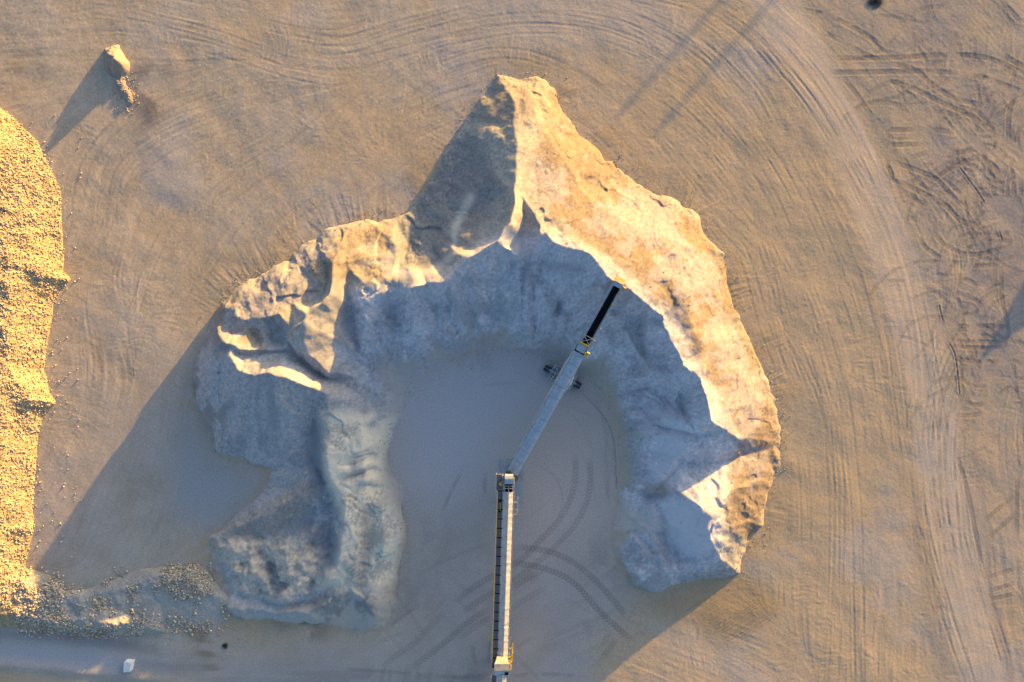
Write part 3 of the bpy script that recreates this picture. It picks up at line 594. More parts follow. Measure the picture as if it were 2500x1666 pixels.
grade([(510,1300),(560,1480),(640,1500),(760,1480),(850,1420),(960,1400),(950,1540),(700,1540),(545,1510),(500,1400)], (.24,.22,.195), .7, 7, .2, 1.1)
grade([(960,625),(978,655),(1035,672),(1085,655),(1112,625),(1108,560),(1150,480),(1165,490),(1125,570),(1122,635),(1080,680),(1040,692),(975,680),(957,650)], (.62,.55,.45), .85, 3, -2.4, -1)
grade([(1560,980),(1640,1000),(1660,1040),(1640,1140),(1600,1190),(1570,1120)], (.64,.59,.57), .8, 6, -2, -1)
grade([(1600,1200),(1660,1210),(1740,1262),(1730,1310),(1680,1350),(1630,1320),(1615,1250)], (.64,.585,.56), .85, 6, -2, -1)
grade([(1500,1240),(1560,1230),(1600,1260),(1600,1330),(1540,1350),(1500,1320)], (.62,.52,.43), .8, 8, -2, -1)
grade([(1240,595),(1262,600),(1285,640),(1272,645),(1250,615)], (.62,.58,.52), .85, 2, -3, -2)
grade([(1524,800),(1545,815),(1568,872),(1545,850)], (.62,.57,.50), .8, 2, -3, -2)
grade([(1245,650),(1330,655),(1410,668),(1408,680),(1320,668),(1250,664)], (.25,.26,.27), .7, 3, -2, -1)  # dark strip paints the shade along the bench crease
grade([(1110,730),(1195,740),(1205,830),(1110,840),(1000,870),(1010,820)], (.30,.30,.295), .5, 10, -.3, .6)
grade([(1290,800),(1400,790),(1380,850),(1300,850)], (.30,.295,.285), .5, 8, -.3, .6)
grade([(471,925),(482,871),(500,818),(524,765),(545,770),(580,800),(600,850),(560,880),(575,980),(560,1060),(510,1050)], (.27,.245,.22), .8, 5, -1.4, -.2)
grade([(540,925),(570,870),(600,905),(590,960),(545,965)], (.44,.42,.385), .8, 3)
grade([(560,980),(640,930),(740,960),(770,1060),(750,1100),(660,1150),(560,1115)], (.30,.295,.29), .7, 5, -.1, 1.0, streak)
grade([(800,1000),(840,1000),(920,1000),(975,1020),(940,1100),(930,1150),(980,1280),(960,1420),(860,1440),(800,1420),(840,1310),(845,1253),(806,1161)], (.80,.67,.48), .95, 5, -2.4, -1.0)
grade([(800,1000),(975,1020),(930,1150),(980,1280),(960,1420),(860,1440),(845,1253),(806,1161)], (.36,.32,.26), .6, 5, .5, 1.3, pat + .6*grain)
grade([(759,1035),(798,1015),(792,1060),(800,1120),(826,1200),(843,1260),(838,1340),(820,1385),(790,1400),(790,1330),(740,1290),(690,1300),(760,1250),(785,1200),(752,1110)], (.24,.24,.245), .85, 5, -2.0, -.6)  # shade of the steep bank and hollow painted in as a dark tone
grade([(890,1220),(910,1270),(914,1340),(895,1430),(876,1440),(886,1340)], (.20,.195,.19), .7, 4, -2, -1)  # dark line paints shade into the groove
grade([(830,690),(853,700),(862,740),(866,815),(880,870),(862,860),(838,840)], (.25,.24,.23), .6, 3, -2, -1)  # shaded gully wall painted darker
grade([(1548,1205),(1615,1165),(1625,1200),(1580,1218)], (.19,.18,.17), .8, 4, -1.2, 0)
grade([(1540,1000),(1580,1040),(1610,1060),(1590,1120),(1540,1110),(1520,1030)], (.27,.255,.24), .7, 6, -.6, .4)
grade([(1490,1340),(1560,1340),(1620,1390),(1700,1390),(1740,1415),(1560,1450),(1530,1400)], (.27,.245,.22), .6, 6, -1, .2)
grade([(1180,700),(1260,690),(1260,790),(1160,800)], (.27,.27,.27), .5, 8, -.2, .8)
grade([(1000,750),(1080,760),(1110,850),(1020,880)], (.29,.285,.28), .5, 8, -.4, .6)
heapmask = rough_poly = inpoly(px2w([(490,1304),(600,1262),(664,1200),(664,1152),(752,1103),(768,1135),(785,1165),(803,1200),(818,1255),(815,1320),(800,1370),(775,1410),(760,1445),(700,1478),(590,1462),(520,1420)]), cgx, cgy)
pm = HPn > HG - .12
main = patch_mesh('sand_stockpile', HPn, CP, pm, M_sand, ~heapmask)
tag(main, 'huge horseshoe-shaped pale sand stockpile with sunlit outer flank around the yard', 'stockpile')
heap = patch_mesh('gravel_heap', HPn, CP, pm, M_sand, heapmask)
tag(heap, 'rough olive grey dumped heap with a smooth brown ridge, beside the big stockpile', 'gravel heap')
CM = np.ones(CSH+(3,))*gold; CM = mixc(CM, sand, .5+0*grain); CM *= (1+.08*grain)[..., None]
sm = patch_mesh('sand_mound', HMn, CM, HMn > HG - .06, M_sand)
tag(sm, 'small lone sand mound casting a long shadow at the upper left', 'sand mound')
CR = np.ones(CSH+(3,))*np.array([.47, .345, .18]); CR *= (1 + .12*fbm(1.0, 3, .6, seed=91))[..., None]
spill = blur(inpoly(px2w([(90,1392),(157,1435),(279,1410),(339,1388),(500,1381),(586,1481),(560,1530),(286,1556),(60,1535),(50,1420)]), cgx, cgy).astype(float), 6)
CR = mixc(CR, np.array([.43, .39, .33]), spill*.95)

leftpile = cgx < W(62, 0)[0]
rp = patch_mesh('rock_pile', HRn, CR, HRn > HG - .10, M_rockbed, leftpile)
tag(rp, 'long sunlit bank of broken pale rock along the left edge', 'rock pile')
rb = patch_mesh('rubble_bank', HRn, CR, HRn > HG - .10, M_rockbed, ~leftpile)
tag(rb, 'low shaded bank of mixed earth and rubble above the lower left road', 'rubble bank')

# ------------------------------------------------------------------ broken rocks
def ico(sub):
    b = bmesh.new(); bmesh.ops.create_icosphere(b, subdivisions=sub, radius=.5)
    b.verts.ensure_lookup_table(); v = np.array([q.co for q in b.verts]); f = np.array([[q.index for q in t.verts] for t in b.faces]); b.free(); return v, f
iv, if_ = ico(1)
def rock_shape(r):
    v = iv.copy(); v = v*(1 + r.normal(0, .16, (len(v), 1))); v *= np.array([1, r.uniform(.65, .95), r.uniform(.55, .85)])
    for q in range(3):                                   # flat broken faces
        nn = r.normal(size=3); nn /= np.linalg.norm(nn); d = v @ nn; lim = r.uniform(.25, .36)
        v = v - np.maximum(0, d - lim)[:, None]*nn
    return v
shapes = [rock_shape(rng) for i in range(10)]
def sampleH(H, x, y): return H[np.clip(((y - Y0)/STEP).astype(int), 0, CSH[0]-1), np.clip(((x - X0)/STEP).astype(int), 0, CSH[1]-1)]
def rock_field(n, test, box, HH, smin, smax, power=2.2):
    px = rng.uniform(box[0], box[2], n*6); py = rng.uniform(box[1], box[3], n*6)
    x, y = (px - CX)*PX, -(py - CY)*PX
    h = sampleH(HH, x, y); ip, jp = px, py
    # where that spot is seen in the photograph
    k = 1/(1 - np.maximum(h, 0)/HC); sx = CX + (px-CX)*k; sy = CY + (py-CY)*k
    m = test(sx, sy, x, y, h); x, y, h = x[m][:n], y[m][:n], h[m][:n]
    s = smin + (smax - smin)*rng.random(len(x))**power
    return np.stack([x, y, h + s*.12, s], 1)
toe_edge = lambda sx, sy, x, y, h: (h > .05) & (sx > -40) & (x < W(62, 0)[0] + 8*(sy < 1360)) & (sy < 1540)
A1 = rock_field(12000, lambda sx, sy, x, y, h: (h > .02) & (sx > -30) & (sx < 190) & ((sy < 1385) | (sx < 62)) & ~((sx < 40) & (sy > 1487)), (-20, 225, 190, 1540), HRn, .20, .48, 2.2)
spill_m = np.zeros(CSH)
for poly, a in (([(52,1400),(125,1402),(157,1435),(110,1470),(70,1480)], 1), ([(36,1480),(110,1480),(200,1520),(290,1525),(285,1556),(107,1542),(30,1535)], 1), ([(228,1462),(300,1405),(342,1390),(330,1450),(280,1500),(240,1505)], 1),
                ([(410,1385),(446,1377),(500,1381),(520,1440),(470,1470),(430,1465),(404,1448)], 1.3), ([(430,1470),(530,1450),(586,1481),(560,1510),(450,1505)], .35), ([(340,1388),(420,1380),(400,1440),(340,1440)], .12), ([(60,1440),(240,1440),(400,1500),(600,1540),(280,1556),(60,1535)], .18)):
    spill_m = np.maximum(spill_m, blur(inpoly(px2w(poly), cgx, cgy).astype(float), 5)*a)
spill_m *= sstep(-1.3, .6, fbm(3.5, 3, .6, seed=93))
A2 = rock_field(5200, lambda sx, sy, x, y, h: (rng.random(len(x)) < sampleH(spill_m, x, y)) & (h > -.1), (40, 1375, 600, 1560), np.maximum(HRn, HG), .24, .68, 2.2)
A3 = rock_field(170, lambda sx, sy, x, y, h: (np.abs(sampleH(HRb, x, y)) < .5), (60, 280, 200, 1400), np.maximum(HRn, HG), .2, .45, 2.0)
A4 = rock_field(160, lambda sx, sy, x, y, h: ((sx-305)/38)**2 + ((sy-225)/55)**2 < rng.random(len(sx))*1.2, (255, 150, 360, 300), np.maximum(HMn, HG), .16, .38, 2.0)
A = np.concatenate([A1, A3, A4, A2]); first_spill = len(A1) + len(A3) + len(A4)
kind = np.zeros(len(A), int); kind[first_spill:] = 1
seen = ((A[:, 0]/PX + CX) > 6) & (A[:, 1] < 66) & ~((np.arange(len(A)) >= len(A1)+len(A3)) & (np.arange(len(A)) < first_spill))
order = np.argsort(-A[:, 3]*seen); big_i = order[:300]; rest = np.setdiff1d(np.arange(len(A)), big_i)
M_rock = bpy.data.materials.new('broken_rock'); M_rock.use_nodes = True
n = M_rock.node_tree; b = n.nodes['Principled BSDF']; b.inputs['Roughness'].default_value = .9; b.inputs['Specular IOR Level'].default_value = .15
oi = n.nodes.new('ShaderNodeObjectInfo'); gm_ = n.nodes.new('ShaderNodeNewGeometry'); rr = n.nodes.new('ShaderNodeValToRGB')
ad = n.nodes.new('ShaderNodeMath'); ad.operation = 'ADD'; fr = n.nodes.new('ShaderNodeMath'); fr.operation = 'FRACT'
n.links.new(oi.outputs['Random'], ad.inputs[0]); n.links.new(gm_.outputs['Random Per Island'], ad.inputs[1]); n.links.new(ad.outputs[0], fr.inputs[0])
e = rr.color_ramp.elements; e[0].color = (.34, .265, .17, 1); e[1].color = (.70, .575, .43, 1); n.links.new(fr.outputs[0], rr.inputs[0]); n.links.new(rr.outputs[0], b.inputs['Base Color'])
def rots(k):
    q = rng.normal(size=(k, 4)); q[:, 1:3] *= .45; q /= np.linalg.norm(q, axis=1)[:, None]; a, b_, c, d = q.T
    return np.stack([1-2*(c*c+d*d), 2*(b_*c-a*d), 2*(b_*d+a*c), 2*(b_*c+a*d), 1-2*(b_*b_+d*d), 2*(c*d-a*b_), 2*(b_*d-a*c), 2*(c*d+a*b_), 1-2*(b_*b_+c*c)], 1).reshape(-1, 3, 3)
def rock_mass(name, ids):
    Rm = rots(len(ids)); sh = np.array([shapes[i % 10] for i in range(len(ids))])
    V = np.einsum('nij,nkj->nki', Rm, sh)*A[ids, 3][:, None, None] + A[ids, :3][:, None, :]
    F = if_[None] + (np.arange(len(ids))*len(iv))[:, None, None]
    return mesh_obj(name, V.reshape(-1, 3), F.reshape(-1, 3), M_rock, smooth=False)
o = rock_mass('loose_rocks', rest[kind[rest] == 0]); tag(o, 'thousands of small pale rocks covering the sunlit left bank', 'rocks', kind='stuff')
o = rock_mass('rubble_rocks', rest[kind[rest] == 1]); tag(o, 'grey rubble strewn over the shaded low bank at lower left', 'rocks', kind='stuff')
def clod_test(sx, sy, x, y, h):
    p = sampleH(HPb, x, y); near = sampleH(toe_d, x, y)
    return ((p > -.7) & (near < 3.2) & (rng.random(len(x)) < .9*np.exp(-near/1.0))) | ((p > .3) & (rng.random(len(x)) < .10*sampleH(crumb, x, y)))
B = rock_field(8000, clod_test, (440, 160, 1940, 1560), np.maximum(HPn, HG), .10, .34, 3.2)
M_clod = plain('clod_sand', (.40, .35, .29), .95, 0, .25, 3.0)
A_keep = A; A = B; o = rock_mass('sand_clods', np.arange(len(B))); A = A_keep
o.data.materials.clear(); o.data.materials.append(M_clod); tag(o, 'small fallen clods scattered over the foot of the big stockpile', 'clods', kind='stuff')
rmesh = []
for i in range(10):
    q = mesh_obj('rock', shapes[i], if_, M_rock, smooth=False); rmesh.append(q.data); bpy.data.objects.remove(q)
for j, i in enumerate(big_i):
    q = bpy.data.objects.new('rock', rmesh[j % 10]); col.objects.link(q)
    q.location = A[i, :3]; q.scale = (A[i, 3],)*3; q.rotation_euler = (rng.uniform(-.5, .5), rng.uniform(-.5, .5), rng.uniform(0, 6.28))
    if kind[i] == 0: tag(q, 'large pale angular rock on the sunlit rock bank at left', 'rock', 'large rocks on the sunlit bank')
    else: tag(q, 'large grey angular rock in the shaded rubble at lower left', 'rock', 'large rocks in the shaded rubble')

# ------------------------------------------------------------------ metalwork helpers
class MB:
    """collects boxes, bars, tubes and lofts into ONE mesh object"""
    def __init__(self): self.v = []; self.f = []
    def add(self, vs, fs):
        k = len(self.v); self.v += [tuple(p) for p in vs]; self.f += [tuple(i + k for i in f) for f in fs]; return self
    def box(self, F, a, b):
        (s0, t0, n0), (s1, t1, n1) = a, b
        P = [F(s, t, n_) for n_ in (n0, n1) for t in (t0, t1) for s in (s0, s1)]
        return self.add(P, [(0,2,3,1),(4,5,7,6),(0,1,5,4),(2,6,7,3),(0,4,6,2),(1,3,7,5)])
    def bar(self, p, q, w_=.1, h=None, sides=4):
        p, q = Vector(p), Vector(q); d = (q-p).normalized(); h = h or w_
        up = Vector((0,0,1)) if abs(d.z) < .95 else Vector((1,0,0))
        x = d.cross(up).normalized(); y = x.cross(d).normalized()
        ring = []
        for e_ in (p, q):
            for k in range(sides):
                a = 2*math.pi*(k+.5)/sides; sc = 1/math.cos(math.pi/sides) if sides == 4 else 1
                ring.append(e_ + x*math.cos(a)*w_/2*sc + y*math.sin(a)*h/2*sc)
        fs = [(k, (k+1) % sides, sides+(k+1) % sides, sides+k) for k in range(sides)] + [tuple(range(sides))[::-1], tuple(range(sides, 2*sides))]
        return self.add(ring, fs)
    def loft(self, rings, close=False):
        n_ = len(rings[0]); vs = [p for r in rings for p in r]; fs = []
        for i in range(len(rings)-1):
            for k in range(n_ if close else n_-1):
                k2 = (k+1) % n_; fs.append((i*n_+k, i*n_+k2, (i+1)*n_+k2, (i+1)*n_+k))
        return self.add(vs, fs)
    def tyre(self, c, axis, r, w_, hub=.5, seg=24):
        c = Vector(c); a = Vector(axis).normalized(); up = Vector((0,0,1)); x = a.cross(up).normalized(); y = x.cross(a)
        prof = [(hub*r, -.36*w_), (.80*r, -.5*w_), (.95*r, -.46*w_), (r, -.30*w_), (r, .30*w_), (.95*r, .46*w_), (.80*r, .5*w_), (hub*r, .36*w_)]
        return self.loft([[c + a*o_ + (x*math.cos(t) + y*math.sin(t))*(q*(1.025 if (k % 2 and q == r) else 1)) for q, o_ in prof] for k, t in enumerate([2*math.pi*i/seg for i in range(seg)] + [0])])
    def build(self, name, mat, parent=None, smooth=False, bevel=0):
        me = bpy.data.meshes.new(name); me.from_pydata(self.v, [], self.f); me.materials.append(mat)
        bm = bmesh.new(); bm.from_mesh(me); bmesh.ops.recalc_face_normals(bm, faces=bm.faces); bm.to_mesh(me); bm.free()
        if smooth: me.polygons.foreach_set('use_smooth', np.ones(len(me.polygons), bool))
        o = bpy.data.objects.new(name, me); col.objects.link(o)
        if parent: o.parent = parent; o.matrix_parent_inverse = Matrix.Translation(-Vector(parent.location))
        if bevel: bv = o.modifiers.new('bevel', 'BEVEL'); bv.width = bevel; bv.segments = 2; bv.limit_method = 'ANGLE'
        return o
def frame(P, Q):
    """local axes of a boom: s along, t to its right, n up"""
    P, Q = Vector(P), Vector(Q); u = (Q-P).normalized(); t = u.cross(Vector((0,0,1))).normalized(); n_ = t.cross(u)
    return (lambda s, a, b: P + u*s + t*a + n_*b), (Q-P).length
M_steel = plain('galvanised_sheet', (.46,.48,.49), .45, .25, .12, 1.6, .05)
M_cream = plain('cream_paint', (.47,.41,.32), .5, 0, .18, 1.2)
M_beige = plain('dusty_cover', (.52,.49,.42), .6, .05, .14, 1.1, .1)
M_frame = plain('grey_paint', (.34,.36,.37), .55, .1, .15)
M_green = plain('green_grey_paint', (.16,.20,.19), .55, .05, .2)
M_belt = plain('black_belt', (.005,.005,.007), .8, 0, .2, 3, .0, .08)
M_yellow = plain('yellow_paint', (.62,.40,.04), .5, 0, .15)
M_tyre = plain('tyre_rubber', (.045,.055,.07), .8, 0, .3, 4)
M_tyred = plain('dusty_tyre', (.46,.45,.45), .9, 0, .35, 5)
M_hub = plain('rim_paint', (.38,.37,.34), .5, .1)
M_grate = plain('dark_grating', (.15,.16,.175), .6, .2, .2, 5)
M_conc = plain('concrete', (.40,.39,.385), .9, 0, .12, .9, .1)
M_dark = plain('dark_inside', (.015,.014,.013), .9)
M_white = plain('chalky_white', (.72,.70,.68), .85, 0, .08, 1.5, .2)

def arched_cover(F, s0, s1, w_, rise, n0, ns, ridge=0.0, seg=9, wob=.02, skirt=.35, seed=1, gable=False):
    r = np.random.default_rng(seed); M = MB(); rings = []
    for i in range(ns+1):
        s = s0 + (s1-s0)*i/ns; ring = []; a = r.normal(0, wob); tilt = r.normal(0, wob)
        for k in range(seg+1):
            t = -1 + 2*k/seg
            if gable: h = rise*(1 - abs(t - ridge)/(1 + abs(ridge)*np.sign(t-ridge)*-1 if False else (1+ridge if t < ridge else 1-ridge)))
            else: h = rise*math.sqrt(max(0, 1 - .96*t*t)) - .2*rise
            ring.append(F(s + tilt*t*3, t*w_/2, n0 + h + a*(1-abs(t))*1.5 + (.03 if i % 3 == 0 else 0)))
        ring = [F(s, -w_/2 - .02, n0 - skirt)] + ring + [F(s, w_/2 + .02, n0 - skirt)]
        rings.append(ring)
    M.loft(rings); return M
def truss(F, s0, s1, w_, top, bot, n_, wd=.11):
    M = MB()
    for t in (-w_/2, w_/2):
        M.bar(F(s0, t, top), F(s1, t, top), wd*1.4); M.bar(F(s0, t, bot), F(s1, t, bot), wd*1.4)
        for i in range(n_+1):
            s = s0 + (s1-s0)*i/n_; M.bar(F(s, t, bot), F(s, t, top), wd)
            if i < n_: M.bar(F(s, t, bot if i % 2 else top), F(s + (s1-s0)/n_, t, top if i % 2 else bot), wd*.8)
    for i in range(n_+1):
        s = s0 + (s1-s0)*i/n_; M.bar(F(s, -w_/2, bot), F(s, w_/2, bot), wd*.9)
    return M

# ------------------------------------------------------------------ telescoping radial stacker
SA = W3(1252.7, 1152.3, 5.0); SB = W3(1510, 694, 14.4)
F, SL = frame(SA, SB)
st = empty('radial_stacker', (SA.x, SA.y, 0))
tag(st, 'long grey covered telescoping stacker conveyor on wheels, its black belt tip over the stockpile crest', 'conveyor')
s1 = SL*.648
cov = arched_cover(F, -.2, s1, 2.12, .55, -.25, 30, seg=10, wob=.018, skirt=.45, seed=3).build('cover', M_steel, st)
for i in range(1, 11):
    s = s1*i/11; m = MB()
    m.loft([[F(s + d, t*1.07, -.25 + .55*math.sqrt(1-.96*t*t) - .11 + .035) for t in np.linspace(-1, 1, 11)] for d in (-.05, .05)])
    m.build('seam', M_frame, cov)
m = MB(); m.loft([[F(s, -1.30 - .22*g, -.55 - .1*g), F(s, -1.07, -.15)] for s, g in ((s1*.1, 0), (s1*.35, .15), (s1*.55, .35), (s1*.78, .5), (s1*.9, .9), (s1*.93, .2), (s1*.99, 0))]); m.build('side_flap', M_beige, st)
m = MB(); m.loft([[F(s, 1.09, -.2), F(s, 1.12 + .42*g, -.5)] for s, g in ((s1*.70, 0), (s1*.735, .5), (s1*.78, 1), (s1*.86, .15), (s1*.88, 0))]); m.build('side_flap', M_beige, st)
truss(F, .3, s1 + 1.0, 1.9, -.6, -2.2, 14).build('outer_truss', M_frame, st)
truss(F, s1 + .6, SL - .3, 1.45, -.35, -1.25, 8, .08).build('inner_truss', M_frame, st)
bl = MB().loft([[F(s, t*.60, -.22 + .10*abs(t)**2 + (.0 if s < SL else -.3)) for t in np.linspace(-1, 1, 7)] for s in np.linspace(s1 + 1.2, SL - .55, 12)]).build('belt', M_belt, st, True)
m = MB()
for t in (-.88, .88):
    m.box(F, (s1 + 1.2, t-.11, -.40), (SL + .1, t+.11, -.10))
for i in range(9):
    s = s1 + 2 + i*1.3
    for t in (-1, 1): m.box(F, (s-.08, t*.98-.06, -.3), (s+.10, t*.98+.09, -.06))
m.build('side_channels', M_steel, st)
m = MB()
for i, s in enumerate(np.linspace(s1 + 3.2, SL - 1.2, 5)): m.box(F, (s-.12, 1.02, -.3), (s+.12, 1.22, -.02))
m.build('idler_brackets', M_yellow, st)
MB().bar(F(s1 + 2, -1.15, .25), F(SL - .5, -1.15, .25), .05).bar(F(s1 + 2, -1.15, -.35), F(SL-.5, -1.15, -.35), .06).build('side_rail', M_frame, st)
hp = MB().box(F, (SL-.6, -.78, -.25), (SL+.25, .78, -.02)).build('head_plate', M_steel, st)
db = MB().loft([[F(SL + .35, -.95, .15), F(SL + .35, .85, .15)], [F(SL + 1.15, -.95, -.42), F(SL + 1.15, .85, -.42)], [F(SL + 1.12, -.95, -.50), F(SL + 1.12, .85, -.50)], [F(SL+.35, -.95, .05), F(SL+.35, .85, .05)]]).build('deflector_board', plain('worn_yellow_paint', (.40,.29,.10), .6, 0, .2), st)
MB().bar(F(SL - .1, -1.0, -.1), F(SL + 2.1, -1.0, .15), .07).build('head_arm', M_cream, st)
MB().bar(F(SL - .15, 1.0, -.15), F(SL - .15, 1.55, -.15), .42, sides=12).box(F, (SL-.45, .85, -.45), (SL+.05, 1.15, .0)).build('head_motor', M_yellow, st, bevel=.02)
MB().bar(F(SL - .1, -.75, -.45), F(SL - .1, .75, -.45), .55, sides=16).build('head_pulley', M_frame, st)
# the drive house where the inner boom leaves the outer one
pl = MB().box(F, (s1 + .35, -.92, .05), (s1 + 1.75, .62, .32)).build('drive_house', M_steel, st, bevel=.03)
MB().box(F, (s1 - .02, -1.0, -.5), (s1 + .36, 1.0, -.28)).build('drive_opening', M_dark, st)
MB().bar(F(s1 + .15, -.05, .2), F(s1 + .38, -.05, .2), .12).build('drive_bracket', M_cream, st)
MB().bar(F(s1 + 1.95, -1.05, .35), F(s1 + 1.95, .75, .35), .34, sides=12).build('winch_drum', M_yellow, st, True)
m = MB()
for a, c in (((1.9, -1.05), (3.6, -1.05)), ((1.9, 1.0), (3.6, 1.0)), ((2.1, -.9), (3.6, .9)), ((3.5, -1.15), (3.5, 1.35)), ((2.1, .9), (3.4, -.9)), ((0.2, 1.05), (2, 1.0))):
    m.bar(F(s1 + a[0], a[1], .30), F(s1 + c[0], c[1], .30), .11)
for t in (-1.05, 1.0): m.bar(F(s1+3.5, t, .3), F(s1+3.5, t, -.5), .09)
m.build('brace_frame', M_cream, st)
MB().bar(F(s1 + .8, 1.0, .25), F(s1 + .8, 1.6, .25), .46, sides=12).box(F, (s1 + .1, .75, .0), (s1 + .65, 1.35, .3)).bar(F(s1+.0, 1.0, .25), F(s1 + .0, 1.5, .25), .3, sides=10).build('drive_motor', M_yellow, st, bevel=.02)
# undercarriage
AC = W3(1373, 920, .0); u2 = Vector((SB.x-SA.x, SB.y-SA.y, 0)).normalized(); t2 = Vector((u2.y, -u2.x, 0))
G = lambda s, t, n_: AC + u2*s + t2*t + Vector((0, 0, n_))
m = MB(); m.box(G, (-.2, -3.7, .75), (.2, 3.7, 1.1))
for t in (-1.45, 1.45, -2.4, 2.4): m.box(G, (-1.5, t-.12, .7), (1.5, t+.12, .98))
m.build('axle_beam', M_frame, st)
m = MB()
for t in (-1, 1):
    for s in (-1.2, 1.2): m.bar(G(s, t*1.7, 1.0), G(s*.6 + .4, t*.98, 6.6), .2)
    m.bar(G(-1.2, t*1.5, 2.3), G(1.3, t*1.5, 2.3), .13); m.bar(G(-1.1, t*1.35, 2.5), G(1.1, t*1.1, 5.6), .1)
for s in (-1, 1): m.bar(G(s, -1.5, 2.3), G(s, 1.5, 5.2), .1)
m.build('support_legs', M_green, st)
for s in (-1.08, 1.08):
    for t in (-2.22, -1.74, 1.74, 2.22):
        wb = MB().tyre(G(s, t, .55), t2, .55, .36, .55).build('wheel', M_tyred, st, True)
        MB().bar(G(s, t-.1, .52), G(s, t+.1, .52), .56, sides=16).build('rim', M_hub, wb)
for t in (-3.35, 3.35):
    for s in (-.34, .34):
        wb = MB().tyre(G(s, t, .62), u2, .64, .56, .5).build('swing_wheel', M_tyre, st, True)
        MB().bar(G(s-.12, t, .58), G(s+.12, t, .58), .56, sides=16).build('rim', M_green, wb)
# receiving hopper at the tail
FT = frame((SA.x, SA.y, 0), (SB.x, SB.y, 0))[0]
hr = [[FT(-.25, -1.5, 5.5), FT(-.25, 1.6, 5.5), FT(-2.3, 1.45, 5.2), FT(-2.3, -1.35, 5.2)], [FT(-.32, -1.3, 5.48), FT(-.32, 1.4, 5.48), FT(-2.15, 1.25, 5.18), FT(-2.15, -1.15, 5.18)], [FT(-.6, -.55, 4.0), FT(-.6, .55, 4.0), FT(-1.7, .5, 4.0), FT(-1.7, -.5, 4.0)]]
hr0 = [[FT(-.5, -.75, 3.95), FT(-.5, .75, 3.95), FT(-1.9, .7, 3.95), FT(-1.9, -.7, 3.95)]] + hr
MB().loft(hr0, True).build('tail_hopper', M_cream, st)
MB().box(FT, (-1.9, -.6, 3.7), (0, .6, 3.9)).build('tail_belt', M_dark, st)
m = MB()
for t in (-.85, .85):
    for s in (-1.8, -.2): m.bar(FT(s, t, 0), FT(s, t, 4.3), .16)
m.box(FT, (-2.1, -1.0, .0), (.1, 1.0, .22)); m.build('pivot_stand', M_frame, st)

# ------------------------------------------------------------------ feed conveyor (up the middle of the picture)
BA = W3(1227.8, 1640, 5.2); BB = W3(1243.4, 1168, 7.5)
F, BL = frame(BA, BB)
fc = empty('feed_conveyor', (BA.x, BA.y, 0)); tag(fc, 'straight feed conveyor with dusty ridged cover, long yellow rail and dark walkway panels', 'conveyor')
e1 = BL - 2.55
cv = arched_cover(F, 1.0, e1, 1.92, .48, -.15, 80, ridge=.02, seg=10, wob=.014, skirt=.4, seed=8, gable=True).build('cover', M_beige, fc)
MB().box(F, (1.0, .97, -.22), (e1, 1.05, -.04)).build('cover_edge', M_cream, cv)
truss(F, .4, BL, 1.7, -.6, -1.9, 20, .1).build('truss', M_frame, fc)
wk = MB(); npan = 19; ps = (e1 - .5)/npan
for i in range(npan): wk.box(F, (.5 + i*ps + .05, -2.02, -.62), (.5 + (i+1)*ps - .05, -1.16, -.55))
wk.build('walkway', M_grate, fc)
m = MB(); m.box(F, (.2, -2.08, -.78), (e1 + .3, -2.03, -.6)); 
for i in range(npan+1): m.bar(F(.5 + i*ps, -2.05, -.55), F(.5 + i*ps, -.9, -.55), .15)
m.build('walkway_frame', M_dark, fc)
m = MB(); a0 = -2.1
m.bar(F(.2, a0, .45), F(e1 + .2, a0, .45), .13); m.bar(F(.2, a0, -.05), F(e1 + .2, a0, -.05), .05)
for i in range(npan+1): m.bar(F(.5 + i*ps, a0, -.65), F(.5 + i*ps, a0, .45), .06)
m.build('handrail', M_yellow, fc)
# head platform and its rail
MB().box(F, (e1 + .2, -2.35, -.6), (BL + .7, -1.1, -.52)).build('head_platform', M_grate, fc)
m = MB(); z_ = .5
for p, q in (((e1 + .1, -2.0), (e1 + .1, -2.4)), ((e1 + .1, -2.4), (BL + .75, -2.4)), ((BL + .75, -2.4), (BL + .75, -1.0))):
    m.bar(F(*p, z_), F(*q, z_), .09); m.bar(F(*p, z_-.5), F(*q, z_-.5), .06)
for s in (e1+.1, e1 + 1.6, BL+.75): m.bar(F(s, -2.4, -.6), F(s, -2.4, z_), .08)
m.build('platform_rail', M_cream, fc)
hh = MB(); g0 = BL - .95
hh.loft([[F(g0, -.85, .55), F(g0, .75, .55)], [F(g0 + 1.0, -.85, .68), F(g0 + 1.0, .75, .68)], [F(g0 + 1.55, -.8, .5), F(g0 + 1.55, .72, .5)], [F(g0 + 1.6, -.8, -.6), F(g0 + 1.6, .72, -.6)]])
for t in (-.85, .75): hh.loft([[F(g0, t, -.5), F(g0 + 1.6, t*.96, -.6)], [F(g0, t, .55), F(g0 + 1.55, t*.96, .5)]])
hh.build('head_chute', M_steel, fc)
MB().box(F, (g0 - .02, -.78, -.4), (g0 + .5, .68, .35)).build('chute_inside', M_dark, fc)
MB().box(F, (e1 - .1, -.7, -.32), (g0 - .05, .6, -.25)).build('belt', M_belt, fc)
m = MB()
for p, q in (((g0 - .9, -.95), (g0 - .9, .95)), ((g0 - .45, -.95), (g0 - .45, .95)), ((g0 - .95, -.95), (g0 + .1, -.95)), ((g0 - .95, .95), (g0 + 1.2, .95)), ((e1-.05, -.0), (g0 - .5, -.1))): m.bar(F(*p, .25), F(*q, .25), .11)
m.build('head_frame', M_cream, fc)
MB().bar(F(g0 - .4, -1.75, -.1), F(g0 + .1, -1.45, -.1), .45, sides=12).box(F, (g0 - .55, -1.6, -.5), (g0 - .1, -.95, .1)).build('drive_motor', M_yellow, fc, bevel=.02)
m = MB()
for i in range(5): m.bar(F(g0 + .1 + i*.3, -1.4, .15), F(g0 + .3 + i*.3, -1.0, .2), .10)
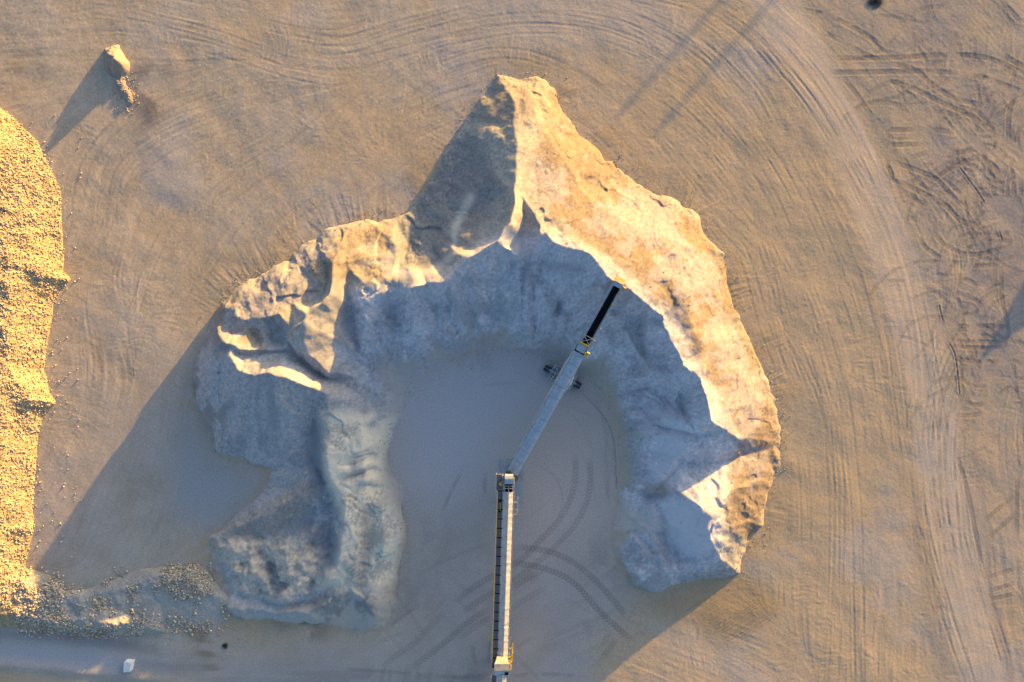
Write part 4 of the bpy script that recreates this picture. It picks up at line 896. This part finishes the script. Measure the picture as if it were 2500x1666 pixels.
m.box(F, (g0 + .1, -1.35, -.4), (g0 + 1.4, -.95, .05)); m.build('gear_guard', M_frame, fc)
def trestle(s, side_len, lab):
    m = MB()
    for t in (-1.0, 1.0):
        for ds in (0, side_len):
            top = F(s + ds, t*.85, -1.8); m.bar((top.x + t*.5, top.y, 0.05), top, .18)
        a = F(s, t*.85, -1.8); c = F(s+side_len, t*.85, -1.8)
        m.bar((a.x + t*.35, a.y, a.z*.35), (c.x + t*.1, c.y, c.z*.8), .1); m.bar((c.x + t*.35, c.y, c.z*.35), (a.x + t*.1, a.y, a.z*.8), .1)
    m.build('trestle', M_frame, fc)
    m = MB()
    for p, q in (((s, 1.0), (s, 1.75)), ((s + side_len, 1.0), (s + side_len, 1.7)), ((s, 1.75), (s + side_len + .9, 1.72))): m.bar(F(*p, -.5), F(*q, -.5), .16)
    m.bar(F(s + .9, 1.0, -.6), F(s + .9, 1.7, -.6), .08)
    m.build('side_bracket', M_cream if lab else M_yellow, fc)
trestle(BL - 6.9, 2.3, 1); trestle(1.9, 2.4, 0)
m = MB()
for s in (BL - 6.5, BL - 4.6):
    m.bar(F(s, -1.9, -.45), F(s, -1.3, -.45), .14); m.box(F, (s-.06, -1.75, -.5), (s+.18, -1.35, -.3))
m.build('take_up_bearings', M_dark, fc)
MB().bar(F(BL-6.5, -1.5, -.4), F(BL-4.6, -1.5, -.4), .07).build('take_up_rod', M_yellow, fc)

# ------------------------------------------------------------------ the next conveyor and its transfer hood at the bottom edge
CA = W3(1219.5, 1800, 4.2); CB = W3(1225, 1640, 6.9)
F, CL = frame(CA, CB)
pc = empty('transfer_conveyor', (CA.x, CA.y, 0)); tag(pc, 'conveyor end at the bottom edge with a cream hood box tipping onto the feed conveyor', 'conveyor')
arched_cover(F, 0, CL - .6, 1.75, .42, -.15, 24, ridge=.12, seg=10, wob=.014, skirt=.4, seed=12, gable=True).build('cover', M_beige, pc)
truss(F, 0, CL, 1.6, -.6, -1.8, 6, .1).build('truss', M_frame, pc)
K = lambda s, t, n_: Vector((CB.x + t, CB.y + s, 6.5 + n_))
hb = MB(); w2 = 1.36
hb.loft([[K(-.75, -w2, .28), K(-.75, w2, .28)], [K(.25, -w2, .62), K(.25, w2, .62)], [K(1.5, -w2, .62), K(1.5, w2, .62)], [K(2.15, -.95, .05), K(2.15, .92, .05)], [K(2.2, -.95, -1.0), K(2.2, .92, -1.0)]])
for t in (-w2, w2): hb.add([K(-.75, t, -1.0), K(-.75, t, .28), K(.25, t, .62), K(1.5, t, .62), K(2.15, t*.7, .05), K(2.2, t*.7, -1.0)], [(0, 1, 2, 3, 4, 5)])
hb.add([K(-.75, -w2, -1.0), K(-.75, w2, -1.0), K(-.75, w2, .28), K(-.75, -w2, .28)], [(0, 1, 2, 3)])
hood = hb.build('hood_box', M_cream, pc)
MB().box(K, (-.80, -w2-.03, .22), (-.70, w2+.03, .32)).build('hood_edge', M_steel, hood)
m = MB(); m.loft([[K(-.70, .52, .33), K(-.70, 1.24, .33)], [K(-.05, .60, .545), K(-.05, 1.24, .545)]]); m.build('hood_hatch', M_dark, hood)
m = MB(); m.loft([[K(-.66, -1.3, .335), K(-.66, .45, .335)], [K(.2, -1.3, .618), K(.2, .45, .618)]]); m.build('hood_panel', M_steel, hood)
m = MB()
for p, q in (((-.4, 1.7), (2.9, 2.0)), ((2.1, 1.2), (2.1, 2.0)), ((-.2, 1.4), (-.2, 1.75)), ((.9, 1.4), (.9, 1.85))): m.bar(K(*p, -.9), K(*q, -.9), .2)
for s, t in ((-.3, 1.7), (2.7, 1.98)): m.bar(K(s, t, -.9), K(s, t, -6.4), .12)
m.build('ladder_frame', M_yellow, pc)
m = MB()
for t in (-1.2, 1.2):
    for s in (-.6, 1.3): m.bar(K(s, t, -1.0), (K(s, t*1.2, 0).x, K(s, t, 0).y, .02), .16)
m.build('tower_legs', M_frame, pc)
m = MB()
for i in range(3): m.box(F, (CL - 3.2 - i*2, -1.85, -.62), (CL - 1.3 - i*2, -1.0, -.55))
m.build('walkway', M_grate, pc)
MB().bar(F(0, -1.9, .45), F(CL - .8, -1.9, .45), .13).bar(F(0, -1.9, -.05), F(CL-.8, -1.9, -.05), .05).build('handrail', M_yellow, pc)

# ------------------------------------------------------------------ concrete pads and small things
def pad(name, x0, y0, x1, y1, lab):
    a = W(x0, y0); b_ = W(x1, y1); g = MB(); I = lambda x, y, z: Vector((x, y, z))
    z0 = float(sampleH(HG, np.array([(a[0]+b_[0])/2]), np.array([(a[1]+b_[1])/2]))[0])
    g.box(I, (a[0], b_[1], -.2), (b_[0], a[1], z0 + .12)); tag(g.build(name, M_conc, None, bevel=.03), lab, 'concrete pad')
pad('concrete_pad', 1220, 1121, 1276, 1239, 'large pale concrete pad under the bend of the two conveyors')
pad('concrete_pad', 1196, 1566, 1257.5, 1616, 'small grey concrete pad under the feed conveyor near the bottom edge')
bx, by = W(320, 1622); bz = float(sampleH(HG, np.array([bx]), np.array([by]))[0])
bmx = bmesh.new(); bmesh.ops.create_cube(bmx, size=1)
for v in bmx.verts:
    v.co.x *= 1.7*(1 - .12*(v.co.z > 0)); v.co.y *= 2.2*(1 - .1*(v.co.z > 0)); v.co.z = (v.co.z + .5)*1.3
    if v.co.y < 0: v.co.x -= .10
    if v.co.y < 0 and v.co.x > 0: v.co.x -= .3
bmesh.ops.subdivide_edges(bmx, edges=bmx.edges, cuts=4, use_grid_fill=True)
for _ in range(1): bmesh.ops.smooth_vert(bmx, verts=bmx.verts, factor=.35, use_axis_x=True, use_axis_y=True, use_axis_z=True)
for v in bmx.verts: v.co += Vector((random.gauss(0, .025), random.gauss(0, .025), random.gauss(0, .02)))
me = bpy.data.meshes.new('white_block'); bmx.to_mesh(me); bmx.free(); me.materials.append(M_white)
o = bpy.data.objects.new('white_block', me); col.objects.link(o); o.location = (bx, by, bz - .03)
tag(o, 'white rounded block standing alone on the grey road at lower left', 'block')
def clump(name, px, py, r, n_, c, lab, cat, flat=.6):
    x, y = W(px, py); z0 = float(sampleH(HG, np.array([x]), np.array([y]))[0]); g = MB()
    for i in range(n_):
        a = random.uniform(0, 6.28); q = r*random.random()**.6; h = random.uniform(.1, flat)*(1 - .6*q/r)
        p = Vector((x + q*math.cos(a), y + q*math.sin(a), z0)); d = Vector((random.gauss(0, .3), random.gauss(0, .3), 1))
        e_ = p + d*h; s_ = Vector((random.gauss(0, 1), random.gauss(0, 1), 0)).normalized()*.09
        g.add([p - s_, p + s_, e_ + s_*.3, e_ - s_*.3], [(0, 1, 2, 3)])
    tag(g.build(name, plain(name + '_leaf', c, .8, 0, .4, 6), None), lab, cat)
clump('weed_clump', 550, 1577, .55, 90, (.07,.065,.03), 'small dark weed clump beside the wheel ruts right of the white block', 'weed', .5)
clump('dark_bush', 2136, 3, 1.5, 420, (.09,.08,.055), 'dark low bush cut by the top edge, right of the haul road', 'bush', .22)

# ------------------------------------------------------------------ unseen shapes added outside the frame to throw two shade bars and a wedge
for k, (px, py, H_) in enumerate(((2190, -490, 8.2), (2290, -459, 8.2))):
    x, y = W(px, py); ep = empty('shade_mast', (x, y, 0))
    tag(ep, ('first', 'second')[k] + ' unseen lattice mast added off the top edge to throw a faint bar of shade', 'shadow mast')
    MB().box(lambda a, b_, c: Vector((x+a, y+b_, c)), (-.9, -.9, -.1), (.9, .9, .5)).build('base_block', M_conc, ep, bevel=.04)
    m = MB(); c4 = [(-.5, -.5), (.5, -.5), (.5, .5), (-.5, .5)]; nb = 9
    for q in range(4):
        a, b_ = c4[q], c4[(q+1) % 4]; m.bar((x+a[0], y+a[1], .4), (x+a[0], y+a[1], H_), .075)
        for r in range(nb):
            z_0, z_1 = .5 + (H_-.6)*r/nb, .5 + (H_-.6)*(r+1)/nb; m.bar((x+a[0], y+a[1], z_0), (x+b_[0], y+b_[1], z_1), .042); m.bar((x+a[0], y+a[1], z_1), (x+b_[0], y+b_[1], z_1), .042)
    m.build('mast', M_frame, ep)
    MB().box(lambda a, b_, c: Vector((x+a, y+b_, c)), (-.55, -.15, H_-.3), (.55, .15, H_)).build('mast_top', M_frame, ep, bevel=.03)
x, y = W(2850, 360); v = []; nr, ns = 14, 40
for i in range(nr):
    for k in range(ns):
        a = 2*math.pi*k/ns; q = i/(nr-1); rad = q*10.5*(1 + .12*math.sin(3*a + 1) + .07*math.sin(5*a)); v.append((x + rad*math.cos(a), y + 1.3*rad*math.sin(a), 5.6*(1-q)**1.05 - .1 + random.gauss(0, .06)))
f = [(i*ns+k, i*ns+(k+1) % ns, (i+1)*ns+(k+1) % ns, (i+1)*ns+k) for i in range(nr-1) for k in range(ns)]
o = mesh_obj('shade_cone', v, f, M_sand); add_color(o, np.ones((len(v), 3))*sand); tag(o, 'unseen conical pile added beyond the right edge to throw a wedge of shade', 'stockpile')
